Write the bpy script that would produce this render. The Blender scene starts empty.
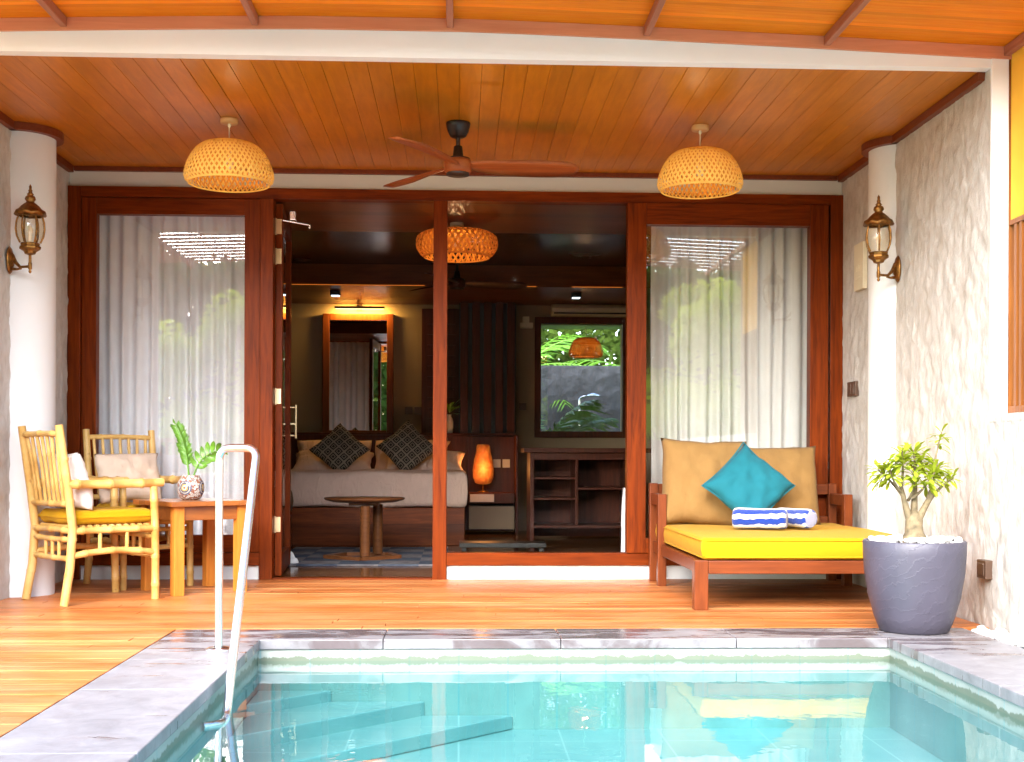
import bpy, bmesh, math, random
from mathutils import Vector, Matrix, noise
R = math.radians
random.seed(7)
scene = bpy.context.scene
col = scene.collection

# ------------------------------------------------------------------ helpers
def tag(o, label=None, cat=None, group=None, kind=None):
    if label: o['label'] = label
    if cat: o['category'] = cat
    if group: o['group'] = group
    if kind: o['kind'] = kind
    return o

def thing(name, label, cat, loc=(0, 0, 0), rz=0, group=None):
    o = bpy.data.objects.new(name, None)
    col.objects.link(o)
    o.location = loc
    o.rotation_euler = (0, 0, rz)
    o.empty_display_size = .1
    return tag(o, label, cat, group)

def world_of(o):
    return o.matrix_basis if o.parent is None else world_of(o.parent) @ o.matrix_basis

def copy_tree(o, parent=None):
    c = o.copy()
    col.objects.link(c)
    c.parent = parent
    for ch in [k for k in bpy.data.objects if k.parent == o]:
        copy_tree(ch, c)
    return c

class MB:
    def __init__(s):
        s.v = []; s.f = []; s.sm = []
    def add(s, vs, fs, smooth=False):
        b = len(s.v)
        s.v += [Vector(p) for p in vs]
        for f in fs:
            s.f.append([b + i for i in f]); s.sm.append(smooth)
        return s
    def box(s, x0, x1, y0, y1, z0, z1, M=None):
        vs = [Vector(p) for p in ((x0,y0,z0),(x1,y0,z0),(x1,y1,z0),(x0,y1,z0),(x0,y0,z1),(x1,y0,z1),(x1,y1,z1),(x0,y1,z1))]
        if M is not None: vs = [M @ p for p in vs]
        return s.add(vs, [(0,3,2,1),(4,5,6,7),(0,1,5,4),(1,2,6,5),(2,3,7,6),(3,0,4,7)])
    def tube(s, pts, rad, n=10, cap=True, closed=False):
        pts = [Vector(p) for p in pts]
        if not hasattr(rad, '__len__'): rad = [rad] * len(pts)
        N = len(pts); rings = []
        up = None
        for i, p in enumerate(pts):
            if closed: t = pts[(i + 1) % N] - pts[i - 1]
            else: t = pts[min(i + 1, N - 1)] - pts[max(i - 1, 0)]
            t.normalize()
            if up is None:
                up = Vector((0, 0, 1)) if abs(t.z) < .9 else Vector((1, 0, 0))
            a = up - t * up.dot(t)
            if a.length < 1e-5: a = t.orthogonal()
            a.normalize(); up = a; b = t.cross(a)
            rings.append([p + (a * math.cos(k * 2 * math.pi / n) + b * math.sin(k * 2 * math.pi / n)) * rad[i] for k in range(n)])
        vs = [q for r in rings for q in r]; fs = []
        M = N if closed else N - 1
        for i in range(M):
            j = (i + 1) % N
            for k in range(n):
                l = (k + 1) % n
                fs.append((i * n + k, i * n + l, j * n + l, j * n + k))
        s.add(vs, fs, True)
        if cap and not closed:
            s.add(rings[0], [tuple(range(n))[::-1]]); s.add(rings[-1], [tuple(range(n))])
        return s
    def lathe(s, prof, c=(0, 0, 0), n=24, smooth=True, a0=0, a1=2 * math.pi, M=None):
        full = abs(a1 - a0 - 2 * math.pi) < 1e-6
        m = n if full else n + 1
        vs = []
        for (r, z) in prof:
            for k in range(m):
                a = a0 + (a1 - a0) * k / n
                p = Vector((r * math.cos(a), r * math.sin(a), z))
                if M is not None: p = M @ p
                vs.append(p + Vector(c))
        fs = []
        for i in range(len(prof) - 1):
            for k in range(n):
                l = (k + 1) % m
                fs.append((i * m + k, i * m + l, (i + 1) * m + l, (i + 1) * m + k))
        return s.add(vs, fs, smooth)
    def prism(s, poly, h, M=None, axis='z'):
        n = len(poly); vs = []
        for d in (0, h):
            for (a, b) in poly:
                p = Vector((a, b, d)) if axis == 'z' else (Vector((a, d, b)) if axis == 'y' else Vector((d, a, b)))
                vs.append(M @ p if M is not None else p)
        fs = [tuple(range(n))[::-1], tuple(range(n, 2 * n))]
        for i in range(n):
            j = (i + 1) % n
            fs.append((i, j, n + j, n + i))
        return s.add(vs, fs)
    def grid(s, fn, nu, nv, smooth=True):
        vs = [fn(i / nu, j / nv) for j in range(nv + 1) for i in range(nu + 1)]
        fs = []
        for j in range(nv):
            for i in range(nu):
                a = j * (nu + 1) + i
                fs.append((a, a + 1, a + nu + 2, a + nu + 1))
        return s.add(vs, fs, smooth)
    def build(s, name, mat, parent=None, bevel=0, local=False, recalc=True, merge=0, segs=2):
        me = bpy.data.meshes.new(name)
        vs = s.v
        if parent is not None and not local:
            inv = world_of(parent).inverted()
            vs = [inv @ p for p in vs]
        me.from_pydata([tuple(p) for p in vs], [], s.f)
        me.polygons.foreach_set('use_smooth', s.sm)
        if recalc or merge:
            bm = bmesh.new(); bm.from_mesh(me)
            if merge: bmesh.ops.remove_doubles(bm, verts=bm.verts, dist=merge)
            if recalc: bmesh.ops.recalc_face_normals(bm, faces=bm.faces)
            bm.to_mesh(me); bm.free()
        me.materials.append(mat)
        o = bpy.data.objects.new(name, me)
        col.objects.link(o)
        if parent is not None: o.parent = parent
        if bevel:
            b = o.modifiers.new('b', 'BEVEL'); b.width = bevel; b.segments = segs; b.limit_method = 'ANGLE'; b.angle_limit = R(50)
            b.harden_normals = False
        return o

def BX(*boxes):
    m = MB()
    for b in boxes: m.box(*b)
    return m

# ------------------------------------------------------------------ materials
class NT:
    def __init__(s, name):
        s.m = bpy.data.materials.new(name); s.m.use_nodes = True
        s.t = s.m.node_tree; s.n = s.t.nodes; s.b = s.n['Principled BSDF']; s.out = s.n['Material Output']
    def new(s, t, **kw):
        d = s.n.new(t)
        for k, v in kw.items(): setattr(d, k, v)
        return d
    def link(s, a, b): s.t.links.new(a, b)
    def math(s, op, a, b=None, c=None):
        d = s.new('ShaderNodeMath', operation=op)
        for i, v in enumerate((a, b, c)):
            if v is None: continue
            if isinstance(v, (int, float)): d.inputs[i].default_value = v
            else: s.link(v, d.inputs[i])
        return d.outputs[0]
    def coord(s, scale=(1, 1, 1), loc=(0, 0, 0), rot=(0, 0, 0), kind='Object'):
        t = s.new('ShaderNodeTexCoord'); m = s.new('ShaderNodeMapping')
        m.inputs['Scale'].default_value = scale; m.inputs['Location'].default_value = loc; m.inputs['Rotation'].default_value = rot
        s.link(t.outputs[kind], m.inputs[0]); return m.outputs[0]
    def noise(s, vec, scale, detail=4, rough=.55, dist=0):
        d = s.new('ShaderNodeTexNoise'); d.inputs['Scale'].default_value = scale; d.inputs['Detail'].default_value = detail
        d.inputs['Roughness'].default_value = rough; d.inputs['Distortion'].default_value = dist
        s.link(vec, d.inputs['Vector']); return d.outputs['Fac']
    def ramp(s, fac, stops, interp='LINEAR'):
        d = s.new('ShaderNodeValToRGB'); d.color_ramp.interpolation = interp
        e = d.color_ramp.elements
        while len(e) < len(stops): e.new(.5)
        for i, (p, c) in enumerate(stops):
            e[i].position = p; e[i].color = (*c, 1) if len(c) == 3 else c
        s.link(fac, d.inputs[0]); return d.outputs[0]
    def mix(s, fac, a, b, mode='MIX'):
        d = s.new('ShaderNodeMix', data_type='RGBA', blend_type=mode)
        for k, v in ((0, fac), (6, a), (7, b)):
            if isinstance(v, (int, float)): d.inputs[k].default_value = v
            elif isinstance(v, tuple): d.inputs[k].default_value = (*v, 1)
            else: s.link(v, d.inputs[k])
        return d.outputs[2]
    def bump(s, h, strength=.3, dist=.01):
        d = s.new('ShaderNodeBump'); d.inputs['Strength'].default_value = strength; d.inputs['Distance'].default_value = dist
        s.link(h, d.inputs['Height']); s.link(d.outputs[0], s.b.inputs['Normal']); return d.outputs[0]
    def set(s, color=None, rough=None, metal=None, spec=None, coat=None, sheen=None):
        for k, v in (('Base Color', color), ('Roughness', rough), ('Metallic', metal), ('Specular IOR Level', spec), ('Coat Weight', coat), ('Sheen Weight', sheen)):
            if v is None: continue
            if isinstance(v, (int, float)): s.b.inputs[k].default_value = v
            elif isinstance(v, tuple): s.b.inputs[k].default_value = (*v, 1)
            else: s.link(v, s.b.inputs[k])
        return s.m

def plain(name, c, rough=.6, metal=0, var=.12, scale=6, bump=0, spec=.5, bscale=60):
    n = NT(name); v = n.coord()
    f = n.noise(v, scale, 5)
    a = tuple(min(1, x * (1 - var)) for x in c); b = tuple(min(1, x * (1 + var)) for x in c)
    if bump: n.bump(n.noise(v, bscale, 3), bump, .004)
    return n.set(n.ramp(f, [(.3, a), (.7, b)]), rough, metal, spec)

def wood(name, dark, light, axis='x', rough=.4, width=0, waxis='y', pv=.35, bump=.12, stretch=14, spec=.22, coat=0, fine=3.0, washed_out=None):
    """grain runs along axis; with width>0 each board of that width (along waxis) takes its own tone"""
    n = NT(name)
    sc = {'x': (1, stretch, stretch), 'y': (stretch, 1, stretch), 'z': (stretch, stretch, 1)}[axis]
    v = n.coord(sc)
    tone = None
    if width:
        t = n.coord(); sp = n.new('ShaderNodeSeparateXYZ'); n.link(t, sp.inputs[0])
        idx = n.math('FLOOR', n.math('DIVIDE', sp.outputs['XYZ'.index(waxis.upper())], width))
        wn = n.new('ShaderNodeTexWhiteNoise', noise_dimensions='1D'); n.link(idx, wn.inputs['W'])
        tone = wn.outputs['Value']
        off = n.new('ShaderNodeVectorMath', operation='MULTIPLY_ADD')
        cmb = n.new('ShaderNodeCombineXYZ')
        for k in range(3): n.link(n.math('MULTIPLY', tone, 37.0), cmb.inputs[k])
        off.inputs[1].default_value = (1, 1, 1); n.link(v, off.inputs[0]); n.link(cmb.outputs[0], off.inputs[2]); v = off.outputs[0]
    g = n.noise(v, fine, 7, .6, .6)
    big = n.noise(n.coord(), 1.7, 3)
    c = n.ramp(g, [(.28, dark), (.72, light)])
    c = n.mix(n.math('MULTIPLY', big, .5), c, n.mix(1.0, c, (.55, .5, .45), 'MULTIPLY'))
    if washed_out:  # pale noise patches painted in to imitate overexposed, washed-out boards
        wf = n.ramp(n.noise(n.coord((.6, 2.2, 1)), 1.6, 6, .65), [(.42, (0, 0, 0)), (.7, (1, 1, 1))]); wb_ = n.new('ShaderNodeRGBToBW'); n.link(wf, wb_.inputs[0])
        c = n.mix(n.math('MULTIPLY', wb_.outputs[0], .6), c, washed_out)
    if tone is not None:
        k = n.new('ShaderNodeMapRange'); k.inputs[3].default_value = 1 - pv; k.inputs[4].default_value = 1 + pv * .6; n.link(tone, k.inputs[0])
        cc = n.new('ShaderNodeCombineColor')
        for i in range(3): n.link(k.outputs[0], cc.inputs[i])
        c = n.mix(1.0, c, cc.outputs[0], 'MULTIPLY')
    n.bump(g, bump, .003)
    rr = n.new('ShaderNodeMapRange'); rr.inputs[3].default_value = max(.02, rough - .1); rr.inputs[4].default_value = rough + .12; n.link(big, rr.inputs[0])
    m = n.set(c, rr.outputs[0], 0, spec, coat)
    n.b.inputs['Coat Roughness'].default_value = .12
    return m

def fabric(name, c, rough=.9, var=.08, weave=420, wr=.25, sheen=.04):
    n = NT(name); v = n.coord()
    f = n.noise(v, 9, 4)
    a = tuple(x * (1 - var) for x in c); b = tuple(min(1, x * (1 + var)) for x in c)
    wv = n.new('ShaderNodeTexChecker'); wv.inputs['Scale'].default_value = weave; n.link(v, wv.inputs['Vector'])
    h = n.math('ADD', n.math('MULTIPLY', n.noise(n.coord((1.6, 1, .7)), 9, 4, .6, 1.2), wr * 9), n.math('MULTIPLY', wv.outputs['Fac'], .12))
    n.bump(h, .5, .009)
    return n.set(n.ramp(f, [(.3, a), (.7, b)]), rough, 0, .2, None, sheen)

def glossmix(name, tint, base, gain=.95, bumpscale=0, bstr=.05, p=5.0, gcol=(1, 1, 1)):
    """clear sheet: see-through plus a mirror layer that grows towards grazing angles"""
    n = NT(name); n.n.remove(n.b)
    tr = n.new('ShaderNodeBsdfTransparent'); tr.inputs[0].default_value = (*tint, 1)
    gl = n.new('ShaderNodeBsdfGlossy'); gl.inputs['Roughness'].default_value = 0.0; gl.inputs[0].default_value = (*gcol, 1)
    lw = n.new('ShaderNodeLayerWeight'); lw.inputs['Blend'].default_value = .5
    if bumpscale:
        v = n.coord((1, 1, 1))
        bm = n.new('ShaderNodeBump'); bm.inputs['Strength'].default_value = bstr; bm.inputs['Distance'].default_value = .02
        n.link(n.noise(v, bumpscale, 3, .5, .4), bm.inputs['Height'])
        n.link(bm.outputs[0], gl.inputs['Normal']); n.link(bm.outputs[0], lw.inputs['Normal'])
    fac = n.math('MULTIPLY_ADD', n.math('POWER', lw.outputs['Facing'], p), gain, base)
    mx = n.new('ShaderNodeMixShader'); n.link(fac, mx.inputs[0]); n.link(tr.outputs[0], mx.inputs[1]); n.link(gl.outputs[0], mx.inputs[2])
    n.link(mx.outputs[0], n.out.inputs[0]); return n.m

def emit(name, c, strength):
    n = NT(name); n.b.inputs['Emission Color'].default_value = (*c, 1); n.b.inputs['Emission Strength'].default_value = strength
    return n.set(c, .6)

def translucent(name, c, amt=.5, see=0.0, bumpy=0, warm=None):
    n = NT(name)
    v = n.coord(); f = n.noise(v, 8, 4)
    cc = n.ramp(f, [(.3, tuple(x * .93 for x in c)), (.7, c)])
    d = n.new('ShaderNodeBsdfDiffuse'); t = n.new('ShaderNodeBsdfTranslucent')
    n.link(cc, d.inputs[0]); n.link(cc, t.inputs[0])
    mx = n.new('ShaderNodeMixShader'); mx.inputs[0].default_value = amt; n.link(d.outputs[0], mx.inputs[1]); n.link(t.outputs[0], mx.inputs[2])
    o = mx.outputs[0]
    if see:
        tr = n.new('ShaderNodeBsdfTransparent'); m2 = n.new('ShaderNodeMixShader'); m2.inputs[0].default_value = see
        n.link(o, m2.inputs[1]); n.link(tr.outputs[0], m2.inputs[2]); o = m2.outputs[0]
    n.n.remove(n.b); n.link(o, n.out.inputs[0]); return n.m

M = {}
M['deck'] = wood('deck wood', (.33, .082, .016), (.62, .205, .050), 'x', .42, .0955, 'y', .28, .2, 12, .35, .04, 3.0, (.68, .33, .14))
M['ceiling'] = wood('ceiling wood', (.50, .158, .004), (.68, .238, .008), 'y', .36, .112, 'x', .10, .05, 9, .3, .05)
M['canopy'] = wood('canopy wood', (.86, .215, .003), (.98, .325, .009), 'x', .6, .037, 'y', .22, .1, 10)
M['frame'] = wood('door frame wood', (.085, .012, .0015), (.25, .042, .003), 'z', .4, 0, 'y', 0, .08, 14, .1)
M['frame_h'] = wood('door rail wood', (.085, .012, .0015), (.25, .042, .003), 'x', .4, 0, 'y', 0, .08, 14, .1)
M['bedwood'] = wood('daybed wood', (.11, .024, .006), (.22, .052, .013), 'x', .35, 0, 'y', 0, .1, 14)
M['bedwood_z'] = wood('daybed leg wood', (.11, .024, .006), (.22, .052, .013), 'z', .35, 0, 'y', 0, .1, 14)
M['tablewood'] = wood('table wood', (.34, .095, .014), (.56, .18, .03), 'x', .35, .09, 'y', .4, .08, 9, .5, .2)
M['tableleg'] = wood('table leg wood', (.46, .15, .02), (.66, .25, .04), 'z', .4, 0, 'y', 0, .08, 12)
n = NT('bamboo'); v = n.coord(); f = n.noise(v, 6, 5, .6); sp_k = n.noise(v, 26, 3, .5)
bb = n.ramp(f, [(.3, (.45, .24, .055)), (.5, (.61, .375, .115)), (.72, (.70, .47, .175))])
n.bump(n.noise(v, 30, 3), .1, .003)
M['bamboo'] = n.set(n.mix(n.ramp(sp_k, [(.64, (0, 0, 0)), (.74, (.6, .6, .6))]), bb, (.30, .13, .03)), .36, 0, .3)
M['bamboo_node'] = plain('bamboo node', (.42, .24, .09), .5)
M['plaster'] = plain('white plaster', (.74, .755, .755), .85, var=.03, scale=2, bump=.12)
M['beam'] = plain('white beam paint', (.88, .89, .90), .7, var=.02, scale=2, bump=.06)
M['cream'] = plain('cream plaster', (.70, .66, .56), .85, var=.03, scale=2, bump=.1)
n = NT('trowelled plaster'); v = n.coord((1, 1.6, .8), rot=(R(18), 0, 0))
f = n.noise(v, 16, 5, .55, .6); g = n.noise(n.coord(), 5, 4)
n.bump(n.math('ADD', f, n.math('MULTIPLY', n.noise(n.coord(), 90, 2), .25)), .6, .012)
M['trowel'] = n.set(n.ramp(n.math('ADD', n.math('MULTIPLY', f, .55), n.math('MULTIPLY', g, .45)), [(.34, (.44, .40, .35)), (.5, (.545, .515, .475)), (.66, (.61, .595, .565))]), .6, 0, .5)
M['cornice'] = wood('cornice wood', (.16, .035, .012), (.24, .055, .018), 'y', .4)
M['fascia'] = wood('fascia paint', (.70, .26, .13), (.82, .34, .18), 'x', .5)
M['rafter'] = wood('rafter', (.34, .12, .065), (.50, .19, .11), 'y', .5)
# stone
n = NT('slate coping'); v = n.coord(); f = n.noise(v, 8, 9, .72, .5); g = n.noise(n.coord((1, 5, 1)), 2.2, 5, .6, 1.0)
base = n.ramp(f, [(.3, (.15, .14, .148)), (.55, (.225, .213, .225)), (.75, (.30, .287, .30))])
wet = n.ramp(g, [(.60, (0, 0, 0)), (.66, (1, 1, 1))])
n.bump(f, .15, .004)
tc = n.coord(); sy_ = n.new('ShaderNodeSeparateXYZ'); n.link(tc, sy_.inputs[0])
far = n.new('ShaderNodeMapRange'); far.inputs[1].default_value = 4.9; far.inputs[2].default_value = 5.75; n.link(sy_.outputs[1], far.inputs[0])
wn_ = n.math('ADD', g, n.math('MULTIPLY', far.outputs[0], .17))
wet = n.ramp(wn_, [(.60, (0, 0, 0)), (.72, (1, 1, 1))])
wb = n.new('ShaderNodeRGBToBW'); n.link(wet, wb.inputs[0])
M['slate'] = n.set(n.mix(n.math('MULTIPLY', wb.outputs[0], .75), base, (.085, .055, .055)), n.math('MULTIPLY_ADD', wb.outputs[0], -.28, .42), 0, .5)
M['bounce_patio'] = plain('pale bounce paving', (.62, .60, .57), .7, 0, .1, 2)
# pool tile: grout grid + waterline dirt (in metres, z)
def pooltile(name, step, c1, c2, grout, dirt):
    n = NT(name); v = n.coord(); sp = n.new('ShaderNodeSeparateXYZ'); n.link(v, sp.inputs[0])
    f = n.noise(v, 4, 6, .6)
    c = n.ramp(f, [(.3, c1), (.7, c2)])
    geo = n.new('ShaderNodeNewGeometry'); sn = n.new('ShaderNodeSeparateXYZ'); n.link(geo.outputs['Normal'], sn.inputs[0])
    fac = None
    for i in range(3):
        d = n.math('ABSOLUTE', n.math('SUBTRACT', n.math('FRACT', n.math('DIVIDE', sp.outputs[i], step[i])), .5))
        ln = n.math('GREATER_THAN', d, .5 - .004 / step[i])
        ln = n.math('MULTIPLY', ln, n.math('LESS_THAN', n.math('ABSOLUTE', sn.outputs[i]), .5))
        fac = ln if fac is None else n.math('MAXIMUM', fac, ln)
    c = n.mix(n.math('MULTIPLY', fac, .7), c, grout)
    if dirt:
        zz = n.math('ADD', sp.outputs[2], n.math('MULTIPLY', n.math('SUBTRACT', n.noise(n.coord((3, 3, .5)), 3.5, 9, .78), .5), .09))
        band = n.ramp(n.math('MULTIPLY_ADD', zz, 5.0, 1.0), [(.36, (0, 0, 0)), (.42, (1, 1, 1)), (.595, (1, 1, 1)), (.615, (0, 0, 0))])
        bw = n.new('ShaderNodeRGBToBW'); n.link(band, bw.inputs[0])
        c = n.mix(n.math('MULTIPLY', bw.outputs[0], .8), c, (.085, .105, .06))
        sk = n.math('GREATER_THAN', n.noise(v, 55, 2), .72)
        c = n.mix(n.math('MULTIPLY', sk, .35), c, (.25, .24, .18))
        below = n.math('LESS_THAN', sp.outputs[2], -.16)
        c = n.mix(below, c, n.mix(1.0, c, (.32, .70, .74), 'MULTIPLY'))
    return n.set(c, .35, 0, .5)
M['pooltile'] = pooltile('pool wall tile', (.222, .222, .42), (.27, .29, .265), (.38, .40, .365), (.20, .34, .35), True)
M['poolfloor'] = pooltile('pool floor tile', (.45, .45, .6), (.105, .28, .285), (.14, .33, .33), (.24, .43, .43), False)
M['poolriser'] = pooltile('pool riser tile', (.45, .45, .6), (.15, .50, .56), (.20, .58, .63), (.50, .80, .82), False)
M['water'] = glossmix('pool water', (.84, .96, .96), .02, .95, 4.0, .045, 5.0)
M['glass'] = glossmix('window glass', (.98, .985, .98), .085, .9)
M['glass_clear'] = glossmix('clear window glass', (.96, .96, .95), .0015, .9)
M['lampglass'] = glossmix('lantern glass', (.95, .92, .85), .05, .8)
M['steel'] = plain('polished steel', (.93, .93, .93), .24, 1, .02)
M['sheer'] = translucent('sheer curtain', (.94, .93, .97), .05, .0)
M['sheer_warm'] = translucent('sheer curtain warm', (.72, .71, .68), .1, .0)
M['yellow'] = fabric('yellow fabric', (.49, .255, .0005), .85, .03, 420, .10)
M['tan'] = fabric('tan fabric', (.26, .145, .046), .8, .06, 420, .22)
M['teal'] = fabric('teal fabric', (.008, .128, .165), .75, .05, 420, .15)
M['beige'] = fabric('beige linen', (.70, .55, .43), .9, .05, 300, .25)
M['whitefab'] = fabric('white linen', (.78, .72, .67), .9, .04, 300, .3)
M['sheet'] = fabric('bed sheet', (.80, .58, .48), .9, .03, 300, .8)
M['sofa'] = fabric('olive fabric', (.17, .115, .06), .9, .08, 300, .2)
M['bronze'] = plain('aged brass', (.26, .12, .03), .4, .9, .55, 40, .3)
M['darkmetal'] = plain('dark brown metal', (.035, .020, .016), .4, .3, .2)
M['black'] = plain('black plastic', (.02, .02, .02), .4)
M['fanwood'] = wood('fan blade wood', (.28, .065, .016), (.46, .13, .036), 'x', .35, 0, 'y', 0, .08, 16)
M['pot'] = None
n = NT('slate pot'); v = n.coord((1, 1, 1), rot=(0, R(35), R(20))); f = n.noise(n.coord((1, 1, 1)), 4, 5)
w_ = n.new('ShaderNodeTexWave', wave_type='BANDS', bands_direction='Z'); w_.inputs['Scale'].default_value = 6.5; w_.inputs['Distortion'].default_value = 14; w_.inputs['Detail'].default_value = 6; w_.inputs['Detail Roughness'].default_value = .65; n.link(v, w_.inputs[0])
h = n.math('POWER', w_.outputs['Fac'], 16.0)
n.bump(n.math('ADD', n.math('MULTIPLY', h, .6), n.math('MULTIPLY', n.noise(n.coord(), 45, 4), .2)), .25, .006)
M['pot'] = n.set(n.mix(n.math('MULTIPLY', h, .02), n.ramp(f, [(.3, (.048, .043, .062)), (.7, (.070, .064, .090))]), (.25, .25, .30)), .45, 0, .5)
M['pebble'] = plain('white pebble', (.52, .505, .49), .7, 0, .08, 30)
M['bark'] = plain('pale bark', (.165, .125, .07), .85, 0, .45, 30, .9, .4, 40)
M['leaf'] = translucent('bright leaf', (.40, .48, .045), .5)
M['fern'] = plain('fern leaf', (.10, .24, .02), .38, 0, .3, 25)
M['stem'] = plain('green stem', (.34, .36, .08), .5)
M['bamboo_strip'] = translucent('woven bamboo', (.97, .70, .19), .35)
M['bamboo_in'] = translucent('woven bamboo lining', (.70, .32, .05), .5)
M['rattan_dark'] = translucent('dark rattan', (.30, .075, .015), .4)
M['rattan'] = translucent('rattan', (.62, .26, .06), .45)
M['capwood'] = plain('pale wood cap', (.70, .40, .15), .5)
M['creamplastic'] = plain('cream plastic', (.72, .64, .46), .5, 0, .03)
M['brownplate'] = plain('brown metal plate', (.10, .055, .035), .45, .2)
M['brass'] = plain('brass hinge', (.75, .58, .34), .35, .8, .08)
M['roomwall'] = plain('beige room wall', (.36, .28, .185), .9, 0, .03, 2)
M['darkwood'] = wood('dark red wood', (.055, .013, .006), (.13, .032, .013), 'z', .4, 0, 'y', 0, .08, 12)
M['darkceil'] = wood('dark ceiling wood', (.05, .018, .007), (.10, .036, .013), 'x', .22, .13, 'y', .35, .04, 9)
M['roomceil'] = wood('brown ceiling wood', (.14, .038, .010), (.24, .070, .018), 'x', .32, .13, 'y', .3, .04, 9)
M['roomfloor'] = wood('polished floor boards', (.10, .045, .016), (.20, .092, .035), 'x', .14, .15, 'y', .3, .02, 9)
M['bedbase'] = wood('bed base wood', (.10, .024, .008), (.26, .065, .018), 'x', .3, .1, 'z', .4, .06, 12)
M['walnut'] = wood('walnut', (.13, .045, .016), (.24, .09, .03), 'x', .35)
M['mirror'] = plain('mirror silver', (.92, .92, .90), .01, 1, 0)
M['mirrorframe'] = wood('mirror frame wood', (.12, .030, .008), (.22, .06, .014), 'z', .35)
M['stonewall'] = None
n = NT('grey stone wall'); v = n.coord(); vo = n.new('ShaderNodeTexVoronoi'); vo.inputs['Scale'].default_value = 5; n.link(v, vo.inputs['Vector'])
f = n.noise(v, 8, 6); n.bump(n.math('ADD', vo.outputs['Distance'], f), .8, .04)
M['stonewall'] = n.set(n.ramp(f, [(.3, (.018, .021, .028)), (.7, (.048, .053, .066))]), .8)
M['lawn'] = plain('lawn', (.07, .13, .025), .9, 0, .4, 3, .4)
M['screenyellow'] = translucent('yellow panel', (.97, .60, .09), .35)
M['screenwood'] = wood('screen slat wood', (.19, .055, .006), (.30, .095, .012), 'z', .45)
M['led'] = emit('warm strip light', (1.0, .50, .08), 3)
M['cove'] = emit('cove strip light', (1.0, .28, .03), .05)
M['bulb'] = emit('warm bulb', (1.0, .62, .25), 6)
M['bulb_dim'] = emit('warm bulb small', (1.0, .55, .18), 12)
M['downlight'] = emit('downlight lens', (.75, .9, 1.0), .35)
M['candle'] = plain('lantern candle bulb', (.85, .70, .50), .4)
# patterned fabrics
def diamonds():
    n = NT('grey patterned fabric'); sp = n.new('ShaderNodeSeparateXYZ'); n.link(n.coord((13, 13, 13)), sp.inputs[0])
    a = n.math('ABSOLUTE', n.math('SUBTRACT', n.math('FRACT', sp.outputs[0]), .5)); b = n.math('ABSOLUTE', n.math('SUBTRACT', n.math('FRACT', sp.outputs[2]), .5))
    d = n.math('MAXIMUM', a, b)
    c = n.ramp(d, [(0, (.035, .032, .03)), (.15, (.30, .26, .21)), (.25, (.035, .032, .03)), (.39, (.30, .26, .21)), (.5, (.30, .26, .21))], 'CONSTANT')
    return n.set(c, .9, 0, .2)
M['diamond'] = diamonds()
def towelmat():
    n = NT('striped towel'); sp = n.new('ShaderNodeSeparateXYZ'); n.link(n.coord(), sp.inputs[0])
    ang = n.math('DIVIDE', n.math('ARCTAN2', sp.outputs[2], sp.outputs[1]), 2 * math.pi)
    rr = n.math('SQRT', n.math('ADD', n.math('POWER', sp.outputs[1], 2.0), n.math('POWER', sp.outputs[2], 2.0)))
    s_ = n.math('FRACT', n.math('ADD', n.math('MULTIPLY_ADD', ang, 6.0, n.math('MULTIPLY', n.noise(n.coord((1, .2, .2)), 11, 3), .9)), n.math('MULTIPLY', n.math('MINIMUM', rr, .050), 90.0)))
    c = n.ramp(s_, [(0, (.56, .54, .53)), (.45, (.008, .035, .24))], 'CONSTANT')
    n.bump(n.noise(n.coord(), 240, 2), .8, .006)
    return n.set(c, .95, 0, .15, None, .3)
M['towel'] = towelmat()
def rugmat():
    n = NT('patchwork rug'); v = n.coord()
    ck = n.new('ShaderNodeTexChecker'); ck.inputs['Scale'].default_value = 3.3; n.link(v, ck.inputs['Vector'])
    f = n.noise(v, 9, 6, .7); 
    a = n.ramp(f, [(.3, (.035, .05, .085)), (.7, (.12, .15, .20))]); b = n.ramp(f, [(.3, (.10, .10, .12)), (.7, (.26, .25, .26))])
    n.bump(n.noise(v, 160, 2), .5, .005)
    return n.set(n.mix(ck.outputs['Fac'], a, b), .95, 0, .1)
M['rug'] = rugmat()
def vasemat():
    n = NT('mosaic vase'); v = n.coord()
    vo = n.new('ShaderNodeTexVoronoi', feature='F1'); vo.inputs['Scale'].default_value = 95; n.link(v, vo.inputs['Vector'])
    bw = n.new('ShaderNodeRGBToBW'); n.link(vo.outputs['Color'], bw.inputs[0])
    c = n.ramp(bw.outputs[0], [(0, (.30, .10, .05)), (.35, (.55, .48, .42)), (.55, (.62, .55, .50)), (.75, (.30, .22, .20))], 'CONSTANT')
    fac = None; rd = None
    for p in ((-.045, -.065, .075), (.066, -.036, .075), (.03, .075, .075), (-.078, .02, .075)):
        d = n.new('ShaderNodeVectorMath', operation='DISTANCE'); n.link(v, d.inputs[0]); d.inputs[1].default_value = p
        rd = d.outputs['Value'] if rd is None else n.math('MINIMUM', rd, d.outputs['Value'])
    ring = n.ramp(n.math('MULTIPLY', rd, 20), [(0, (.30, .14, .04)), (.16, (.60, .55, .45)), (.30, (.62, .36, .05)), (.44, (.03, .05, .12)), (.60, (.55, .5, .42)), (.72, (.04, .06, .16))], 'CONSTANT')
    inside = n.math('LESS_THAN', rd, .043)
    e = n.new('ShaderNodeTexVoronoi', feature='DISTANCE_TO_EDGE'); e.inputs['Scale'].default_value = 95; n.link(v, e.inputs['Vector'])
    c = n.mix(inside, c, ring); c = n.mix(n.math('LESS_THAN', e.outputs['Distance'], .06), c, (.16, .13, .12))
    return n.set(c, .22, 0, .5)
M['vase'] = vasemat()
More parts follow.
